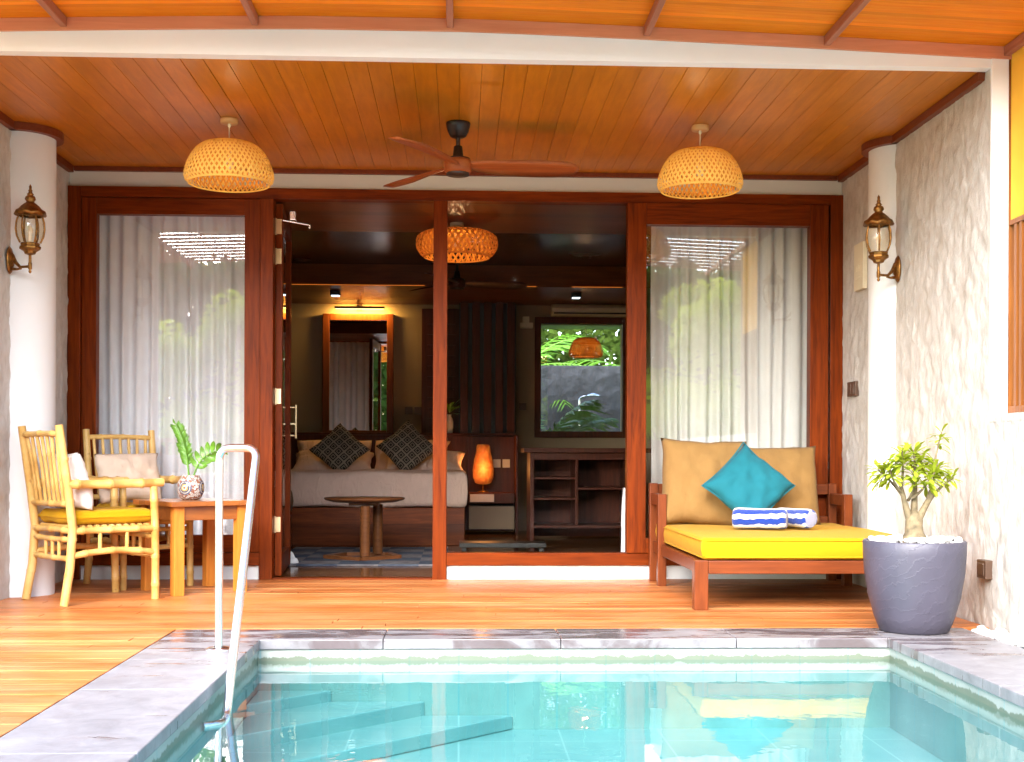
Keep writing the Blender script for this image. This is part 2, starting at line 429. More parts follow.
def rattanlamp():
    n = NT('glowing shell lamp'); v = n.coord()
    vo = n.new('ShaderNodeTexVoronoi'); vo.inputs['Scale'].default_value = 42; n.link(v, vo.inputs['Vector'])
    c = n.ramp(vo.outputs['Distance'], [(.15, (1.0, .30, .03)), (.62, (.16, .012, .001))])
    n.link(c, n.b.inputs['Emission Color']); n.b.inputs['Emission Strength'].default_value = .05
    return n.set((.4, .12, .03), .6)
M['shell'] = rattanlamp()

# ------------------------------------------------------------------ camera, light
cam = bpy.data.cameras.new('camera'); co = bpy.data.objects.new('camera', cam); col.objects.link(co)
H = .825
co.matrix_world = Matrix.Translation((0, 0, H)) @ Matrix.Rotation(-R(2.4), 4, 'Z') @ Matrix.Rotation(R(90), 4, 'X') @ Matrix.Rotation(.0036, 4, 'Z')
cam.sensor_fit = 'HORIZONTAL'; cam.sensor_width = 36; cam.lens = 36 * 1250 / 1024
cam.shift_x = 0; cam.shift_y = (456 - 381) / 1024
cam.clip_end = 500; cam.clip_start = .05
scene.camera = co

w = bpy.data.worlds.new('World'); scene.world = w; w.use_nodes = True
sun_dir = Vector((-.26, -.82, .51)).normalized()     # towards the sun
el = math.asin(sun_dir.z); az = math.atan2(sun_dir.x, sun_dir.y)
sky = w.node_tree.nodes.new('ShaderNodeTexSky'); sky.sky_type = 'NISHITA'; sky.sun_disc = False
sky.sun_elevation = el; sky.sun_rotation = az; sky.air_density = 1.0; sky.dust_density = 1.0; sky.ozone_density = .6
bg = w.node_tree.nodes['Background']; bg.inputs[1].default_value = .09
w.node_tree.links.new(sky.outputs[0], bg.inputs[0])
sl = bpy.data.lights.new('sun', 'SUN'); sl.energy = 1.5; sl.angle = R(60); sl.color = (1, .985, .95)
so = bpy.data.objects.new('sun', sl); col.objects.link(so)
so.rotation_euler = sun_dir.to_track_quat('Z', 'Y').to_euler()
scene.view_settings.view_transform = 'Standard'; scene.view_settings.look = 'None'; scene.view_settings.gamma = 1
scene.view_settings.exposure = 3.5
scene.view_settings.use_curve_mapping = False
scene.cycles.use_denoising = True
scene.cycles.max_bounces = 10; scene.cycles.diffuse_bounces = 5; scene.cycles.glossy_bounces = 5; scene.cycles.transparent_max_bounces = 24
scene.cycles.sample_clamp_indirect = 8; scene.cycles.caustics_reflective = False

def point(loc, energy, c=(1, .6, .28), size=.04):
    l = bpy.data.lights.new('lamp_light', 'POINT'); l.energy = energy; l.color = c; l.shadow_soft_size = size
    o = bpy.data.objects.new('lamp_light', l); col.objects.link(o); o.location = loc; return o

W = 8.39; XW = 2.585; CEIL = 2.73; FY = 6.0
# ------------------------------------------------------------------ ground, deck, pool
GX, GY0, GY1 = 60, -60, 80
g = BX((-GX, -3.2, GY0, GY1, -.3, -.06), (3.2, GX, GY0, GY1, -.3, -.06), (-3.2, 3.2, GY0, 2.2, -.3, -.06), (-3.2, 3.2, 14.2, GY1, -.3, -.06))
tag(g.build('ground', M['lawn']), kind='structure')
tag(BX((-6, 6, -6, 2.2, -.06, -.05)).build('stone_pavement', M['bounce_patio']), kind='structure')  # pale paving added out of view to bounce light up under the roof
# pool: inner water X -.9..1.97, Y 2.6..5.64
PX0, PX1, PY0, PY1 = -.90, 1.97, 2.4, 5.64
d = MB(); pw = .0955
y = FY - .02
rows = 0
yy = 5.985
while yy < W - .02:
    x = -3.4 - random.random() * 1.5
    while x < 2.58:
        L = random.uniform(1.6, 2.6)
        a, b = max(x, -3.4), min(x + L, 2.58)
        if b - a > .02: d.box(a, b - .003, yy, min(yy + pw - .004, W - .02), -.03, random.uniform(-.001, .0008))
        x += L
    yy += pw
while False: pass
yy = 5.985 - pw
while yy > 1.6:
    x = -3.4 - random.random() * .6
    while x < -1.3362:
        L = random.uniform(1.2, 2.2); a, b = max(x, -3.4), min(x + L, -1.3362)
        if b - a > .02: d.box(a, b - .003, yy, yy + pw - .004, -.03, random.uniform(-.001, .0008))
        x += L
    yy -= pw
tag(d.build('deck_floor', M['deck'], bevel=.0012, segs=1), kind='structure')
tag(BX((-3.4, -1.3362, 1.6, 8.45, -.2, -.035), (-1.3362, 2.58, 5.99, 8.45, -.2, -.035)).build('deck_ground', M['black']), kind='structure')
# small deck end board at right
cp = MB()
def slabs(x0, x1, y0, y1, along, cuts):
    e = [c for c in cuts]
    for a, b in zip(e[:-1], e[1:]):
        if along == 'x': cp.box(a + .0015, b - .0015, y0, y1, -.045, 0)
        else: cp.box(x0, x1, a + .0015, b - .0015, -.045, 0)
slabs(0, 0, PY1 - .012, 5.972, 'x', [-1.335, -.34, .46, 1.26, PX1 - .012])
slabs(PX1 - .012, 2.44, 0, 0, 'y', [1.6, 2.55, 3.5, 4.45, PY1 - .012]); slabs(PX1 - .012, 2.44, 0, 0, 'y', [PY1 - .012, 5.972])
slabs(-1.335, PX0 + .012, 0, 0, 'y', [1.6, 2.55, 3.5, 4.45, 5.10, PY1 - .012])
tag(cp.build('stone_pavement', M['slate'], bevel=.004), kind='structure')
FZ = -.41
pl = MB()
pl.box(PX0 - .15, PX0, PY0, PY1 + .15, -.7, -.047).box(PX1, PX1 + .15, PY0, PY1 + .15, -.7, -.047).box(PX0, PX1, PY1, PY1 + .15, -.7, -.047).box(PX0 - .15, PX1 + .15, PY0 - .15, PY0, -.7, -.047)
tag(pl.build('pool_floor', M['pooltile']), kind='structure')
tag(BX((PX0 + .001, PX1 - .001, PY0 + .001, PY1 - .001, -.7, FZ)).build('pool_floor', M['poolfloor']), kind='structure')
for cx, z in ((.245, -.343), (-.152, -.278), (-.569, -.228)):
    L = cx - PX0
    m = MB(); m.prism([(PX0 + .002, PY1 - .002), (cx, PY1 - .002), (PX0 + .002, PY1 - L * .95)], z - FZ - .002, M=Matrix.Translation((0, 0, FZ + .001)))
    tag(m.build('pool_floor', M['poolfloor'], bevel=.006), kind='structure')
m = MB(); m.grid(lambda u, v_: (PX0 + u * (PX1 - PX0), PY0 + v_ * (PY1 - PY0), -.098), 2, 2)
tag(m.build('pool_water', M['water']), kind='structure')
# white gravel strip beside the right coping
def blob(m, c, r, n=6, squash=.7):
    ph = random.random() * 6
    prof = [(0.001, -squash), (.62, -squash * .75), (.98, 0), (.66, squash * .72), (0.001, squash)]
    b = len(m.v)
    m.lathe([(a * r, z * r) for a, z in prof], (0, 0, 0), n)
    rx = Matrix.Rotation(random.uniform(-.5, .5), 3, 'X') @ Matrix.Rotation(ph, 3, 'Z') @ Matrix.Diagonal((1.25, .9, 1))
    for i in range(b, len(m.v)): m.v[i] = rx @ m.v[i] + Vector(c)
m = MB()
for i in range(620):
    blob(m, (random.uniform(2.455, 2.575), random.uniform(3.4, 5.93), random.uniform(-.06, .012)), random.uniform(.014, .03))
tag(m.build('white_pebbles', M['pebble']), 'white pebbles filling the strip between coping and textured wall', 'pebbles', kind='stuff')

# ------------------------------------------------------------------ villa
villa = thing('villa', 'white villa with wooden veranda ceiling and glazed sliding doors', 'building', (0, W, 0))
def trowel_wall(side):
    """hand-trowelled relief on the veranda side of each side wall"""
    X = XW * side; m = MB()
    def relief(y, z):
        p = Vector((y * 11 + z * 3.4 + 10 * side, z * 7.5 - y * 1.8, side))
        return .007 * noise.noise(p) + .009 * noise.noise(p * 2.1)
    def face(y0, y1, z0, z1):
        nu = max(2, int((y1 - y0) / .022)); nv = max(2, int((z1 - z0) / .022))
        def fn(u, v_):
            y = y0 + u * (y1 - y0); z = z0 + v_ * (z1 - z0)
            e = min(1, u * nu / 2, (1 - u) * nu / 2 + .3, 1)
            return (X - side * relief(y, z) * e, y, z)
        m.grid(fn, nu, nv)
    face(FY, W, -.12, CEIL)
    m.box(X + side * .016, X + side * .2, FY, W + .1, -.3, CEIL)
    m2 = m
    if side > 0:
        face(2.2, FY, -.12, 1.035)
        m.box(X + .016, X + .2, 2.2, FY - .002, -.3, 1.033)
        m.box(X - .002, X + .016, 2.2, FY - .002, 1.0, 1.034)
    return m.build('side_wall', M['trowel'], villa, merge=.0002)
trowel_wall(1); trowel_wall(-1)
COLX = {-1: -XW, 1: XW + .088}
# smooth end faces of the side walls
o = BX((XW - .004, XW + .082, FY - .02, FY - .001, 1.036, CEIL + .1)).build('wall_end', M['beam'], villa, bevel=.004)
o = BX((-XW - .2, -XW + .004, FY - .02, FY - .001, -.1, CEIL + .1)).build('wall_end', M['beam'], villa, bevel=.004)
for s in (-1, 1):
    m = MB(); m.lathe([(.19, -.03), (.19, CEIL)], (COLX[s], 7.49, 0), 48)
    m.build('column', M['plaster'], villa)
# lintel, plinth
BX((-XW, XW, W - .0, W + .12, 2.596, CEIL)).build('lintel', M['cream'], villa)
BX((-XW, -1.333, W - .012, W + .1, -.02, .092), (-.084, XW, W - .012, W + .1, -.02, .092)).build('plinth', M['plaster'], villa, bevel=.003)
# veranda ceiling boards running towards the camera
c = MB(); x = -XW
while x < XW:
    x1 = min(x + .112, XW)
    g_ = .005 if abs(x + 1.33) < .06 else .0018
    c.box(x + g_ * .5, x1 - g_ * .5, FY + .06, W, CEIL + random.uniform(0, .0006), CEIL + .015); x = x1
ceil = c.build('ceiling', M['ceiling'], villa, bevel=.001, segs=1)
BX((-XW, XW, FY + .06, W, CEIL + .018, CEIL + .03)).build('ceiling_backing', M['black'], ceil)
cm = MB()
for s in (-1, 1):
    a, b = sorted((XW * s, (XW - .035) * s))
    cm.box(a, b, FY + .06, 7.315, CEIL - .045, CEIL - .001); cm.box(a, b, 7.685, W - .032, CEIL - .045, CEIL - .001)
    a0 = math.pi / 2 if s > 0 else -math.pi / 2
    cm.lathe([(.191, CEIL - .045), (.232, CEIL - .045), (.232, CEIL - .001), (.191, CEIL - .001), (.191, CEIL - .045)], (COLX[s], 7.49, 0), 24, False, a0 + (.35 if s > 0 else 0), a0 + math.pi - (.35 if s > 0 else 0))
cm.box(-XW + .036, XW - .036, W - .032, W - .001, CEIL - .03, CEIL - .001)
cm.build('cornice', M['cornice'], ceil)
# beam (shallow arch on top, follows canopy)
def arch(X): return 2.848 - .022 * max(0, abs(X + .35) - .35) ** 1.28 - .004 * max(0, X)
xs = [-3.4 + i * .2 for i in range(31)]
poly = [(-3.4, CEIL - .004)] + [(2.585, CEIL - .004)] + [(x_, arch(x_) + .10) for x_ in reversed(xs) if x_ <= 2.6]
m = MB(); m.prism(poly, .07, M=Matrix.Translation((0, FY - .012, 0)), axis='y'); m.build('roof_beam', M['beam'], villa)
BX((-3.4, 3.4, FY + .06, 14.4, 2.96, 3.12), (-3.4, -XW - .2, FY + .06, 8.5, 2.5, 2.96), (XW + .2, 3.4, FY + .06, 8.5, 2.5, 2.96), (-3.4, 3.4, FY + .059, FY + .12, 2.76, 2.96)).build('roof', M['plaster'], villa)

# door and window frames
F0, F1 = W - .045, W + .06
door_frame = BX((-2.499, 2.499, F0 + .001, F1, 2.527, 2.596)).build('door_frame', M['frame_h'], villa, bevel=.003)
for a, b in ((-XW, -2.50), (2.50, XW)): BX((a, b, F0, F1, 0, 2.596)).build('jamb', M['frame'], door_frame, bevel=.003)
for a, b in ((-1.325, -1.24), (-.179, -.086)): BX((a, b, F0, F1, 0, 2.526)).build('post', M['frame'], door_frame, bevel=.003)
for a, b in ((-2.499, -1.326), (-.085, 2.499)): BX((a, b, F0 + .004, F1, .093, .176)).build('sill', M['frame_h'], door_frame, bevel=.003)
BX((-1.239, -.18, F0 + .004, F1, -.01, .008)).build('threshold', M['frame_h'], door_frame, bevel=.003)
def leaf(name, x0, x1, z0, z1, sl_, sr, bot, top, y0, y1):
    o = BX((x0, x0 + sl_, y0, y1, z0, z1)).build(name, M['frame'], villa, bevel=.003)
    BX((x1 - sr, x1, y0, y1, z0, z1)).build('stile', M['frame'], o, bevel=.003)
    for a, b in ((z0, z0 + bot), (z1 - top, z1)): BX((x0 + sl_ + .0005, x1 - sr - .0005, y0 + .003, y1, a, b)).build('rail', M['frame_h'], o, bevel=.002)
    ym = (y0 + y1) / 2
    BX((x0 + sl_ - .005, x1 - sr + .005, ym - .003, ym + .003, z0 + bot - .005, z1 - top + .005)).build('pane', M['glass'], o)
    return o
leaf('window', -2.498, -1.327, .178, 2.525, .096, .104, .115, .107, F0 + .02, F1 - .01)
# middle bay: one big fixed pane straight in the frame
o = BX((-.084, 1.118, W + .004, W + .010, .178, 2.525)).build('window', M['glass_clear'], villa)
leaf('sliding_door', 1.12, 2.482, .178, 2.525, .128, .124, .10, .142, F0 - .012, F1 - .03)
# open door leaf, swung into the room
od_m = Matrix.Translation((-1.238, F1 + .004, 0)) @ Matrix.Rotation(R(94), 4, 'Z')
def obx(m, *b): m.box(*b, M=od_m)
m = MB(); obx(m, 0, .09, -.045, 0, .015, 2.515); od = m.build('open_door', M['frame'], villa, bevel=.003)
m = MB(); obx(m, .86, .95, -.045, 0, .015, 2.515); m.build('stile', M['frame'], od, bevel=.003)
for a, b in ((.015, .15), (2.40, 2.515)):
    m = MB(); obx(m, .0905, .8595, -.042, -.003, a, b); m.build('rail', M['frame_h'], od, bevel=.002)
m = MB(); obx(m, .085, .865, -.026, -.020, .145, 2.405); m.build('pane', M['glass'], od)
for z in (2.36, 2.16, 1.22, .36):
    m = MB(); m.box(-1.236, -1.200, F1 - .004, F1 + .003, z - .05, z + .05).tube([(-1.238, F1 + .004, z - .055), (-1.238, F1 + .004, z + .055)], .007, 8)
    m.build('hinge', M['brass'], od)
m = MB(); obx(m, .84, .852, -.085, -.045, 1.05, 1.062); m.tube([od_m @ Vector((.87, -.085, .95)), od_m @ Vector((.87, -.085, 1.2))], .009, 8)
m.tube([od_m @ Vector((.87, -.045, .97)), od_m @ Vector((.87, -.085, .97))], .007, 8); m.tube([od_m @ Vector((.87, -.045, 1.18)), od_m @ Vector((.87, -.085, 1.18))], .007, 8)
m.build('handle', M['brass'], od)
m = MB(); m.tube([(-1.23, 8.46, 2.41), (-1.02, 8.52, 2.385)], .007, 8).tube([(-1.02, 8.52, 2.385), (-1.02, 8.52, 2.36)], .010, 8).box(-1.15, -1.11, 8.47, 8.54, 2.41, 2.47)
m.build('door_closer', M['steel'], od, bevel=.004)

# room shell
RX0, RX1, RB = -3.0, 3.0, 13.8
wx0, wx1, wz0, wz1 = .895, 1.798, 1.10, 2.29
BX((RX0, wx0, RB, RB + .15, 0, 2.9), (wx1, RX1, RB, RB + .15, 0, 2.9), (wx0, wx1, RB, RB + .15, 0, wz0), (wx0, wx1, RB, RB + .15, wz1, 2.9),
   (RX0 - .15, RX0, W + .1, RB + .15, 0, 2.9), (RX1, RX1 + .15, W + .1, RB + .15, 0, 2.9), (RX0, -XW - .2, W + .1, W + .25, 0, 2.9), (XW + .2, RX1, W + .1, W + .25, 0, 2.9)).build('room_wall', M['roomwall'], villa)
BX((RX0, RX1, W + .07, RB, -.12, 0.0)).build('floor', M['roomfloor'], villa)
rc = BX((RX0, RX1, W + .12, 9.7, 2.555, 2.90), (RX0, RX1, 12.3, RB, 2.49, 2.90)).build('room_ceiling', M['roomceil'], villa)
BX((RX0, RX1, 9.7, 12.3, 2.70, 2.90)).build('ceiling_tray', M['darkceil'], rc)
for a, b in ((-1.75, -.35), (.35, .75), (1.1, 1.6)):
    BX((a, b, 12.29, 12.299, 2.492, 2.497)).build('strip_light', M['cove'], rc)
rw = BX((wx0 - .07, wx0, RB - .03, RB + .05, wz0 - .07, wz1 + .07), (wx1, wx1 + .07, RB - .03, RB + .05, wz0 - .07, wz1 + .07),
        (wx0, wx1, RB - .03, RB + .05, wz0 - .07, wz0), (wx0, wx1, RB - .03, RB + .05, wz1, wz1 + .07)).build('window', M['darkwood'], villa, bevel=.003)
BX((wx0, wx1, RB + .01, RB + .016, wz0, wz1)).build('pane', M['glass'], rw)
# tall dark panel door in back wall + slat screen
dd = BX((-.42, .0, RB - .05, RB - .001, 1.06, 2.44)).build('panel_door', M['darkwood'], villa, bevel=.004)
m = MB()
for k in range(11): m.box(-.36, -.05, RB - .065, RB - .052, 1.12 + k * .115, 1.20 + k * .115)
m.build('louver', M['darkwood'], dd)

# ------------------------------------------------------------------ canopy over the pool
can = thing('pool_canopy', 'orange timber canopy roof with thin rafters over the pool edge', 'canopy', (0, 4.4, 2.9))
CY0, CY1 = 5.3, FY - .018
bm_ = MB()
def strip(m, x0, x1, y0, y1, zoff, th):
    n_ = 34
    vs = []; fs = []
    for i in range(n_ + 1):
        X = x0 + (x1 - x0) * i / n_; z = arch(X) + zoff
        vs += [(X, y0, z), (X, y1, z), (X, y1, z + th), (X, y0, z + th)]
    for i in range(n_):
        a = i * 4; b = a + 4
        for k in range(4): fs.append((a + k, a + (k + 1) % 4, b + (k + 1) % 4, b + k))
    fs += [(0, 1, 2, 3), (n_ * 4 + 3, n_ * 4 + 2, n_ * 4 + 1, n_ * 4)]
    m.add(vs, fs)
yy = CY1
while yy > CY0:
    strip(bm_, -3.4, 3.3, yy - .036, yy - .001, .064, .014); yy -= .037
bm_.build('roof_panel', M['canopy'], can)
m = MB(); strip(m, -3.4, 2.68, FY - .032, FY - .014, .004, .058); m.build('fascia', M['fascia'], can)
for X in (-2.83, -1.87, -.975, -.053, .89, 1.765, 2.65):
    z = arch(X)
    m = MB(); m.box(X - .016, X + .016, 3.4, FY - .033, z + .016, z + .0625); m.build('rafter', M['rafter'], can, bevel=.003)
m = MB(); yy = CY0 - .06
while yy > 3.5:
    strip(m, -3.4, 3.3, yy - .04, yy, .066, .02); yy -= .19
m.build('slats', M['rafter'], can)

# ------------------------------------------------------------------ wooden screen at right, behind the low wall
sc = thing('wooden_screen', 'slatted timber window screen with a yellow upper panel beside the textured wall', 'screen', (2.70, 5.5, 1.04))
m = MB(); m.box(2.668, 2.70, 5.975, 5.997, 1.037, 2.80).box(2.668, 2.70, 4.96, 5.0, 1.037, 2.80).box(2.668, 2.70, 5.0, 5.975, 1.955, 1.98).box(2.668, 2.70, 5.0, 5.975, 1.037, 1.075)
m.build('frame', M['screenwood'], sc, bevel=.002)
m = MB(); yy = 5.93
while yy > 5.04: m.box(2.672, 2.698, yy - .026, yy, 1.075, 1.955); yy -= .056
m.build('slats', M['screenwood'], sc)
BX((2.675, 2.685, 5.0, 5.975, 1.98, 2.80)).build('upper_panel', M['screenyellow'], sc)

# ------------------------------------------------------------------ fabric shapes
def pillow(m, w_, h_, t, Mx, n=22, pinch=.07, seed=0, sag=0):
    rnd = random.Random(seed)
    ph = [rnd.uniform(0, 6) for _ in range(6)]
    def pt(u, v_, s):
        a, b = u * 2 - 1, v_ * 2 - 1
        ex = 1 - pinch * (1 - b * b) * 0 - pinch * (1 - abs(b) ** 2.2); ey = 1 - pinch * (1 - abs(a) ** 2.2)
        x = a * ex * w_ / 2; z = b * ey * h_ / 2
        q = max(0, 1 - abs(a) ** 2.6) * max(0, 1 - abs(b) ** 2.6)
        y = s * t / 2 * q ** .42
        wr = .010 * math.sin(9 * a + ph[0] + 2 * b) * math.sin(5 * b + ph[1]) * q + .006 * math.sin(17 * b + 6 * a + ph[2]) * q * (abs(a) ** 2 + abs(b) ** 2) * .6
        y += s * wr * (t / .15)
        nz = Vector((a * 1.7 + seed, b * 1.7, seed * .7)); x += .016 * noise.noise(nz) * w_ / .45; z += .016 * noise.noise(nz + Vector((9, 3, 1))) * h_ / .45
        y += s * q ** .5 * (.012 * noise.noise(Vector((a * 3 + seed, b * 3, s))) + .007 * noise.noise(Vector((a * 7 + seed, b * 4.5, s * 2))))
        return Mx @ Vector((x, y, z))
    m.grid(lambda u, v_: pt(u, v_, -1), n, n)
    m.grid(lambda u, v_: pt(u, v_, 1), n, n)
def outline(w_, h_, Mx, pinch=.07, n=14):
    p = []
    def q(a, b): return Mx @ Vector((a * (1 - pinch * (1 - abs(b) ** 2.2)) * w_ / 2, 0, b * (1 - pinch * (1 - abs(a) ** 2.2)) * h_ / 2))
    for i in range(n): p.append(q(-1 + 2 * i / n, -1))
    for i in range(n): p.append(q(1, -1 + 2 * i / n))
    for i in range(n): p.append(q(1 - 2 * i / n, 1))
    for i in range(n): p.append(q(-1, 1 - 2 * i / n))
    return p
def pillow_thing(name, label, cat, mat, loc, rx, rz, w_, h_, t, roll=0, group=None, seed=0, pinch=.07, piping=None):
    """upright cushion: local x width, z height; leaned back by rx, turned by rz"""
    Mx = Matrix.Translation(loc) @ Matrix.Rotation(rz, 4, 'Z') @ Matrix.Rotation(rx, 4, 'X') @ Matrix.Rotation(roll, 4, 'Y')
    m = MB(); pillow(m, w_, h_, t, Matrix.Identity(4), seed=seed, pinch=pinch)
    o = m.build(name, mat, merge=.0005); o.matrix_world = Mx
    tag(o, label, cat, group)
    if piping:
        m = MB(); m.tube(outline(w_, h_, Matrix.Identity(4), pinch), .005, 6, closed=True)
        m.build('piping', piping, o, local=True)
    return o
def slab_cushion(m, x0, x1, y0, y1, z0, z1, r=.025, seed=0, soft=.006):
    nx, ny = 26, 26
    rnd = random.Random(seed); ph = rnd.uniform(0, 6)
    def prof(u):  # cosine-spaced towards edges
        return .5 - .5 * math.cos(math.pi * u)
    def top(u, v_, s):
        a, b = prof(u), prof(v_)
        x = x0 + (x1 - x0) * a; y = y0 + (y1 - y0) * b
        dx = min(a * (x1 - x0), (1 - a) * (x1 - x0)); dy = min(b * (y1 - y0), (1 - b) * (y1 - y0))
        def rr(d): return 0 if d >= r else r - math.sqrt(max(0, r * r - (r - d) ** 2))
        z = (z1 if s > 0 else z0) - s * (rr(dx) + rr(dy))
        z += s * soft * math.sin(4 * a * 3.1 + ph) * math.sin(3.3 * b * 3.1 + ph) + s * soft * 1.2 * math.sin(math.pi * a) * math.sin(math.pi * b)
        return (x, y, z)
    m.grid(lambda u, v_: top(u, v_, 1), nx, ny); m.grid(lambda u, v_: top(u, v_, -1), nx, ny)
    def side(u, v_):
        k = 4 * u; i = min(3, int(k)); f = prof(k - i)
        c = [(x0, y0), (x1, y0), (x1, y1), (x0, y1), (x0, y0)]
        x = c[i][0] * (1 - f) + c[i + 1][0] * f; y = c[i][1] * (1 - f) + c[i + 1][1] * f
        bul = .004 * math.sin(math.pi * v_)
        cx, cy = (x0 + x1) / 2, (y0 + y1) / 2
        return (x + (x - cx) * bul, y + (y - cy) * bul, z0 + 2 * r * .5 + (z1 - z0 - 2 * r * .5 * 2) * v_)
    nside = nx * 4
    def side2(u, v_):
        p = side(u, v_); return p
    # corners lie on the same points as the top grid's rim when r is small
    def rim(u):
        k = 4 * u; i = min(3, int(k)); f = k - i
        return [(f, 0), (1, f), (1 - f, 1), (0, 1 - f)][i]
    def side3(u, v_):
        a, b = rim(u); t = Vector(top(a, b, 1)); s_ = Vector(top(a, b, -1))
        p = s_.lerp(t, v_); cx, cy = (x0 + x1) / 2, (y0 + y1) / 2
        bul = .006 * math.sin(math.pi * v_)
        p.x += bul * (1 if a > .999 else -1 if a < .001 else 0); p.y += bul * (1 if b > .999 else -1 if b < .001 else 0)
        return p
    m.grid(side3, nside, 5)

# ------------------------------------------------------------------ bamboo armchairs
def bam(m, a, b, r, nodes=None, n=12, bend=0):
    """a cane with swollen nodes between two points"""
    a = Vector(a); b = Vector(b); L = (b - a).length
    k = max(1, round(L / .17)) if nodes is None else nodes
    off = random.random() * .6
    ts = [0]; rs = [r]
    pts = [a]
    side = (b - a).cross(Vector((0, 0, 1)))
    side = Vector((0, 0, 1)) if side.length < 1e-3 else side.cross(b - a).normalized()
    jit = random.uniform(-.006, .006)
    def P(t): return a.lerp(b, t) + side * ((bend + jit) * math.sin(math.pi * t))
    ps = [P(0)]; rs = [r]
    for i in range(k):
        t = (i + .3 + off * .6) / k
        if .03 < t < .97:
            for dt, f in ((-.010, 1.0), (-.0045, 1.2), (0, .98), (.0045, 1.2), (.010, 1.0)):
                ps.append(P(t + dt / L)); rs.append(r * f)
            ps.append(P(min(.99, t + .4 / k))); rs.append(r * .97)
    ps.append(P(1)); rs.append(r)
    m.tube(ps, rs, n)
CW, CD = .235, .245        # half width, half depth; +y is forward
def make_chair():
    t = thing('bamboo_armchair', 'pale bamboo armchair nearest the pool with its slatted back to the left wall', 'armchair', group='bamboo armchairs')
    B = lambda m, name: m.build(name, M['bamboo'], t, local=True)
    for s in (-1, 1):
        m = MB(); m.tube([(s * (CW + .005), -CD - .045, 0), (s * CW, -CD - .01, .2), (s * CW, -CD + .005, .42), (s * CW, -CD - .02, .62), (s * CW, -CD - .075, .985)], [.0235, .024, .0235, .0235, .022], 12)
        for z, yo in ((.16, -.017), (.36, .003), (.57, -.012), (.80, -.045)): m.lathe([(.0237, -.010), (.0262, -.004), (.0242, 0), (.0262, .004), (.0237, .01)], (s * CW, -CD + yo, z), 12)
        B(m, 'leg')
        m = MB(); bam(m, (s * CW, CD + .012, 0), (s * CW, CD, .645), .0225); B(m, 'leg')
        m = MB(); bam(m, (s * CW, -CD - .03, .662), (s * CW, CD + .055, .666), .025, 3); B(m, 'armrest')
        m = MB(); bam(m, (s * CW, -CD, .405), (s * CW, CD, .405), .019); bam(m, (s * CW, -CD, .27), (s * CW, CD, .27), .0185, bend=.022)
        for k in (-.33, .33): bam(m, (s * CW, k * CD, .285), (s * CW, k * CD, .40), .011, 0)
        B(m, 'side_rail')
    m = MB()
    for y_ in (-CD, CD):
        bam(m, (-CW, y_, .405), (CW, y_, .405), .017); bam(m, (-CW, y_, .36), (CW, y_, .36), .015); bam(m, (-CW, y_, .255), (CW, y_, .255), .0155)
        for k in (-.35, 0, .35): bam(m, (k * CW, y_, .265), (k * CW, y_, .36), .010, 0)
    B(m, 'stretcher')
    m = MB()
    for k in range(11): bam(m, (-CW + .02, -CD + .035 + k * .043, .425), (CW - .02, -CD + .035 + k * .043, .425), .010, 0)
    B(m, 'seat')
    m = MB(); bam(m, (-CW, -CD - .066, .935), (CW, -CD - .066, .935), .0165); bam(m, (-CW, -CD - .012, .555), (CW, -CD - .012, .555), .0165)
    for k in range(7):
        x = (-.36 + .12 * k) * .46 * 1.06; bam(m, (x * .95, -CD - .014, .565), (x * 1.06, -CD - .064, .93), .0108, 2, 8)
    B(m, 'backrest')
    return t
ch = make_chair()
A1 = math.atan2(.675, .735) - math.pi / 2
ch.location = (-2.09, 7.25, 0); ch.rotation_euler = (0, 0, A1)
ch2 = copy_tree(ch)
ch2['label'] = 'pale bamboo armchair against the curtained window, behind the small wooden table'
A2 = math.atan2(-.77, .64) - math.pi / 2
ch2.location = (-2.025, 8.02, 0); ch2.rotation_euler = (0, 0, A2)
ch2.scale = (.95, .95, 1)
for c_, lab, lab2, sd in ((ch, 'flat yellow seat cushion on the bamboo armchair nearest the pool', 'pale pink linen pillow seen edge-on in the nearer bamboo armchair', 3), (ch2, 'flat yellow seat cushion on the bamboo armchair against the window', 'beige linen pillow facing forward in the bamboo armchair by the window', 5)):
    m = MB(); slab_cushion(m, -CW + .022, CW - .022, -CD + .02, CD + .02, .437, .515, .03, sd, .004)
    o = m.build('seat_cushion', M['yellow'], merge=.0006); o.matrix_world = c_.matrix_basis
    tag(o, lab, 'cushion', 'yellow chair cushions')
    mw = c_.matrix_basis
    p = mw @ Vector((0.0, -CD + .085, .675)); rz = c_.rotation_euler.z + math.pi
    pillow_thing('throw_pillow', lab2, 'pillow', M['whitefab'] if c_ is ch else M['beige'], p, R(-15), rz, .43, .33, .15, 0, 'linen chair pillows', sd, .06)

# ------------------------------------------------------------------ small wooden table
tb = thing('side_table', 'square orange-brown wooden side table beside the bamboo armchairs', 'table', (-1.61, 7.66, 0), R(38))
m = MB(); 
for k in range(5): m.box(-.27 + k * .108, -.27 + (k + 1) * .108 - .0006, -.27, .27, .523, .552)
m.build('table_top', M['tablewood'], tb, bevel=.003, local=True)
BX((-.185, .185, -.222, -.200, .44, .521), (-.185, .185, .200, .222, .44, .521), (-.222, -.200, -.185, .185, .44, .521), (.200, .222, -.185, .185, .44, .521)).build('apron', M['tablewood'], tb, bevel=.003, local=True)
for sx in (-1, 1):
    for sy in (-1, 1):
        a, b = sorted((sx * .172, sx * .234)); c_, d_ = sorted((sy * .172, sy * .234))
        BX((a, b, c_, d_, 0, .522)).build('leg', M['tableleg'], tb, bevel=.003, local=True)
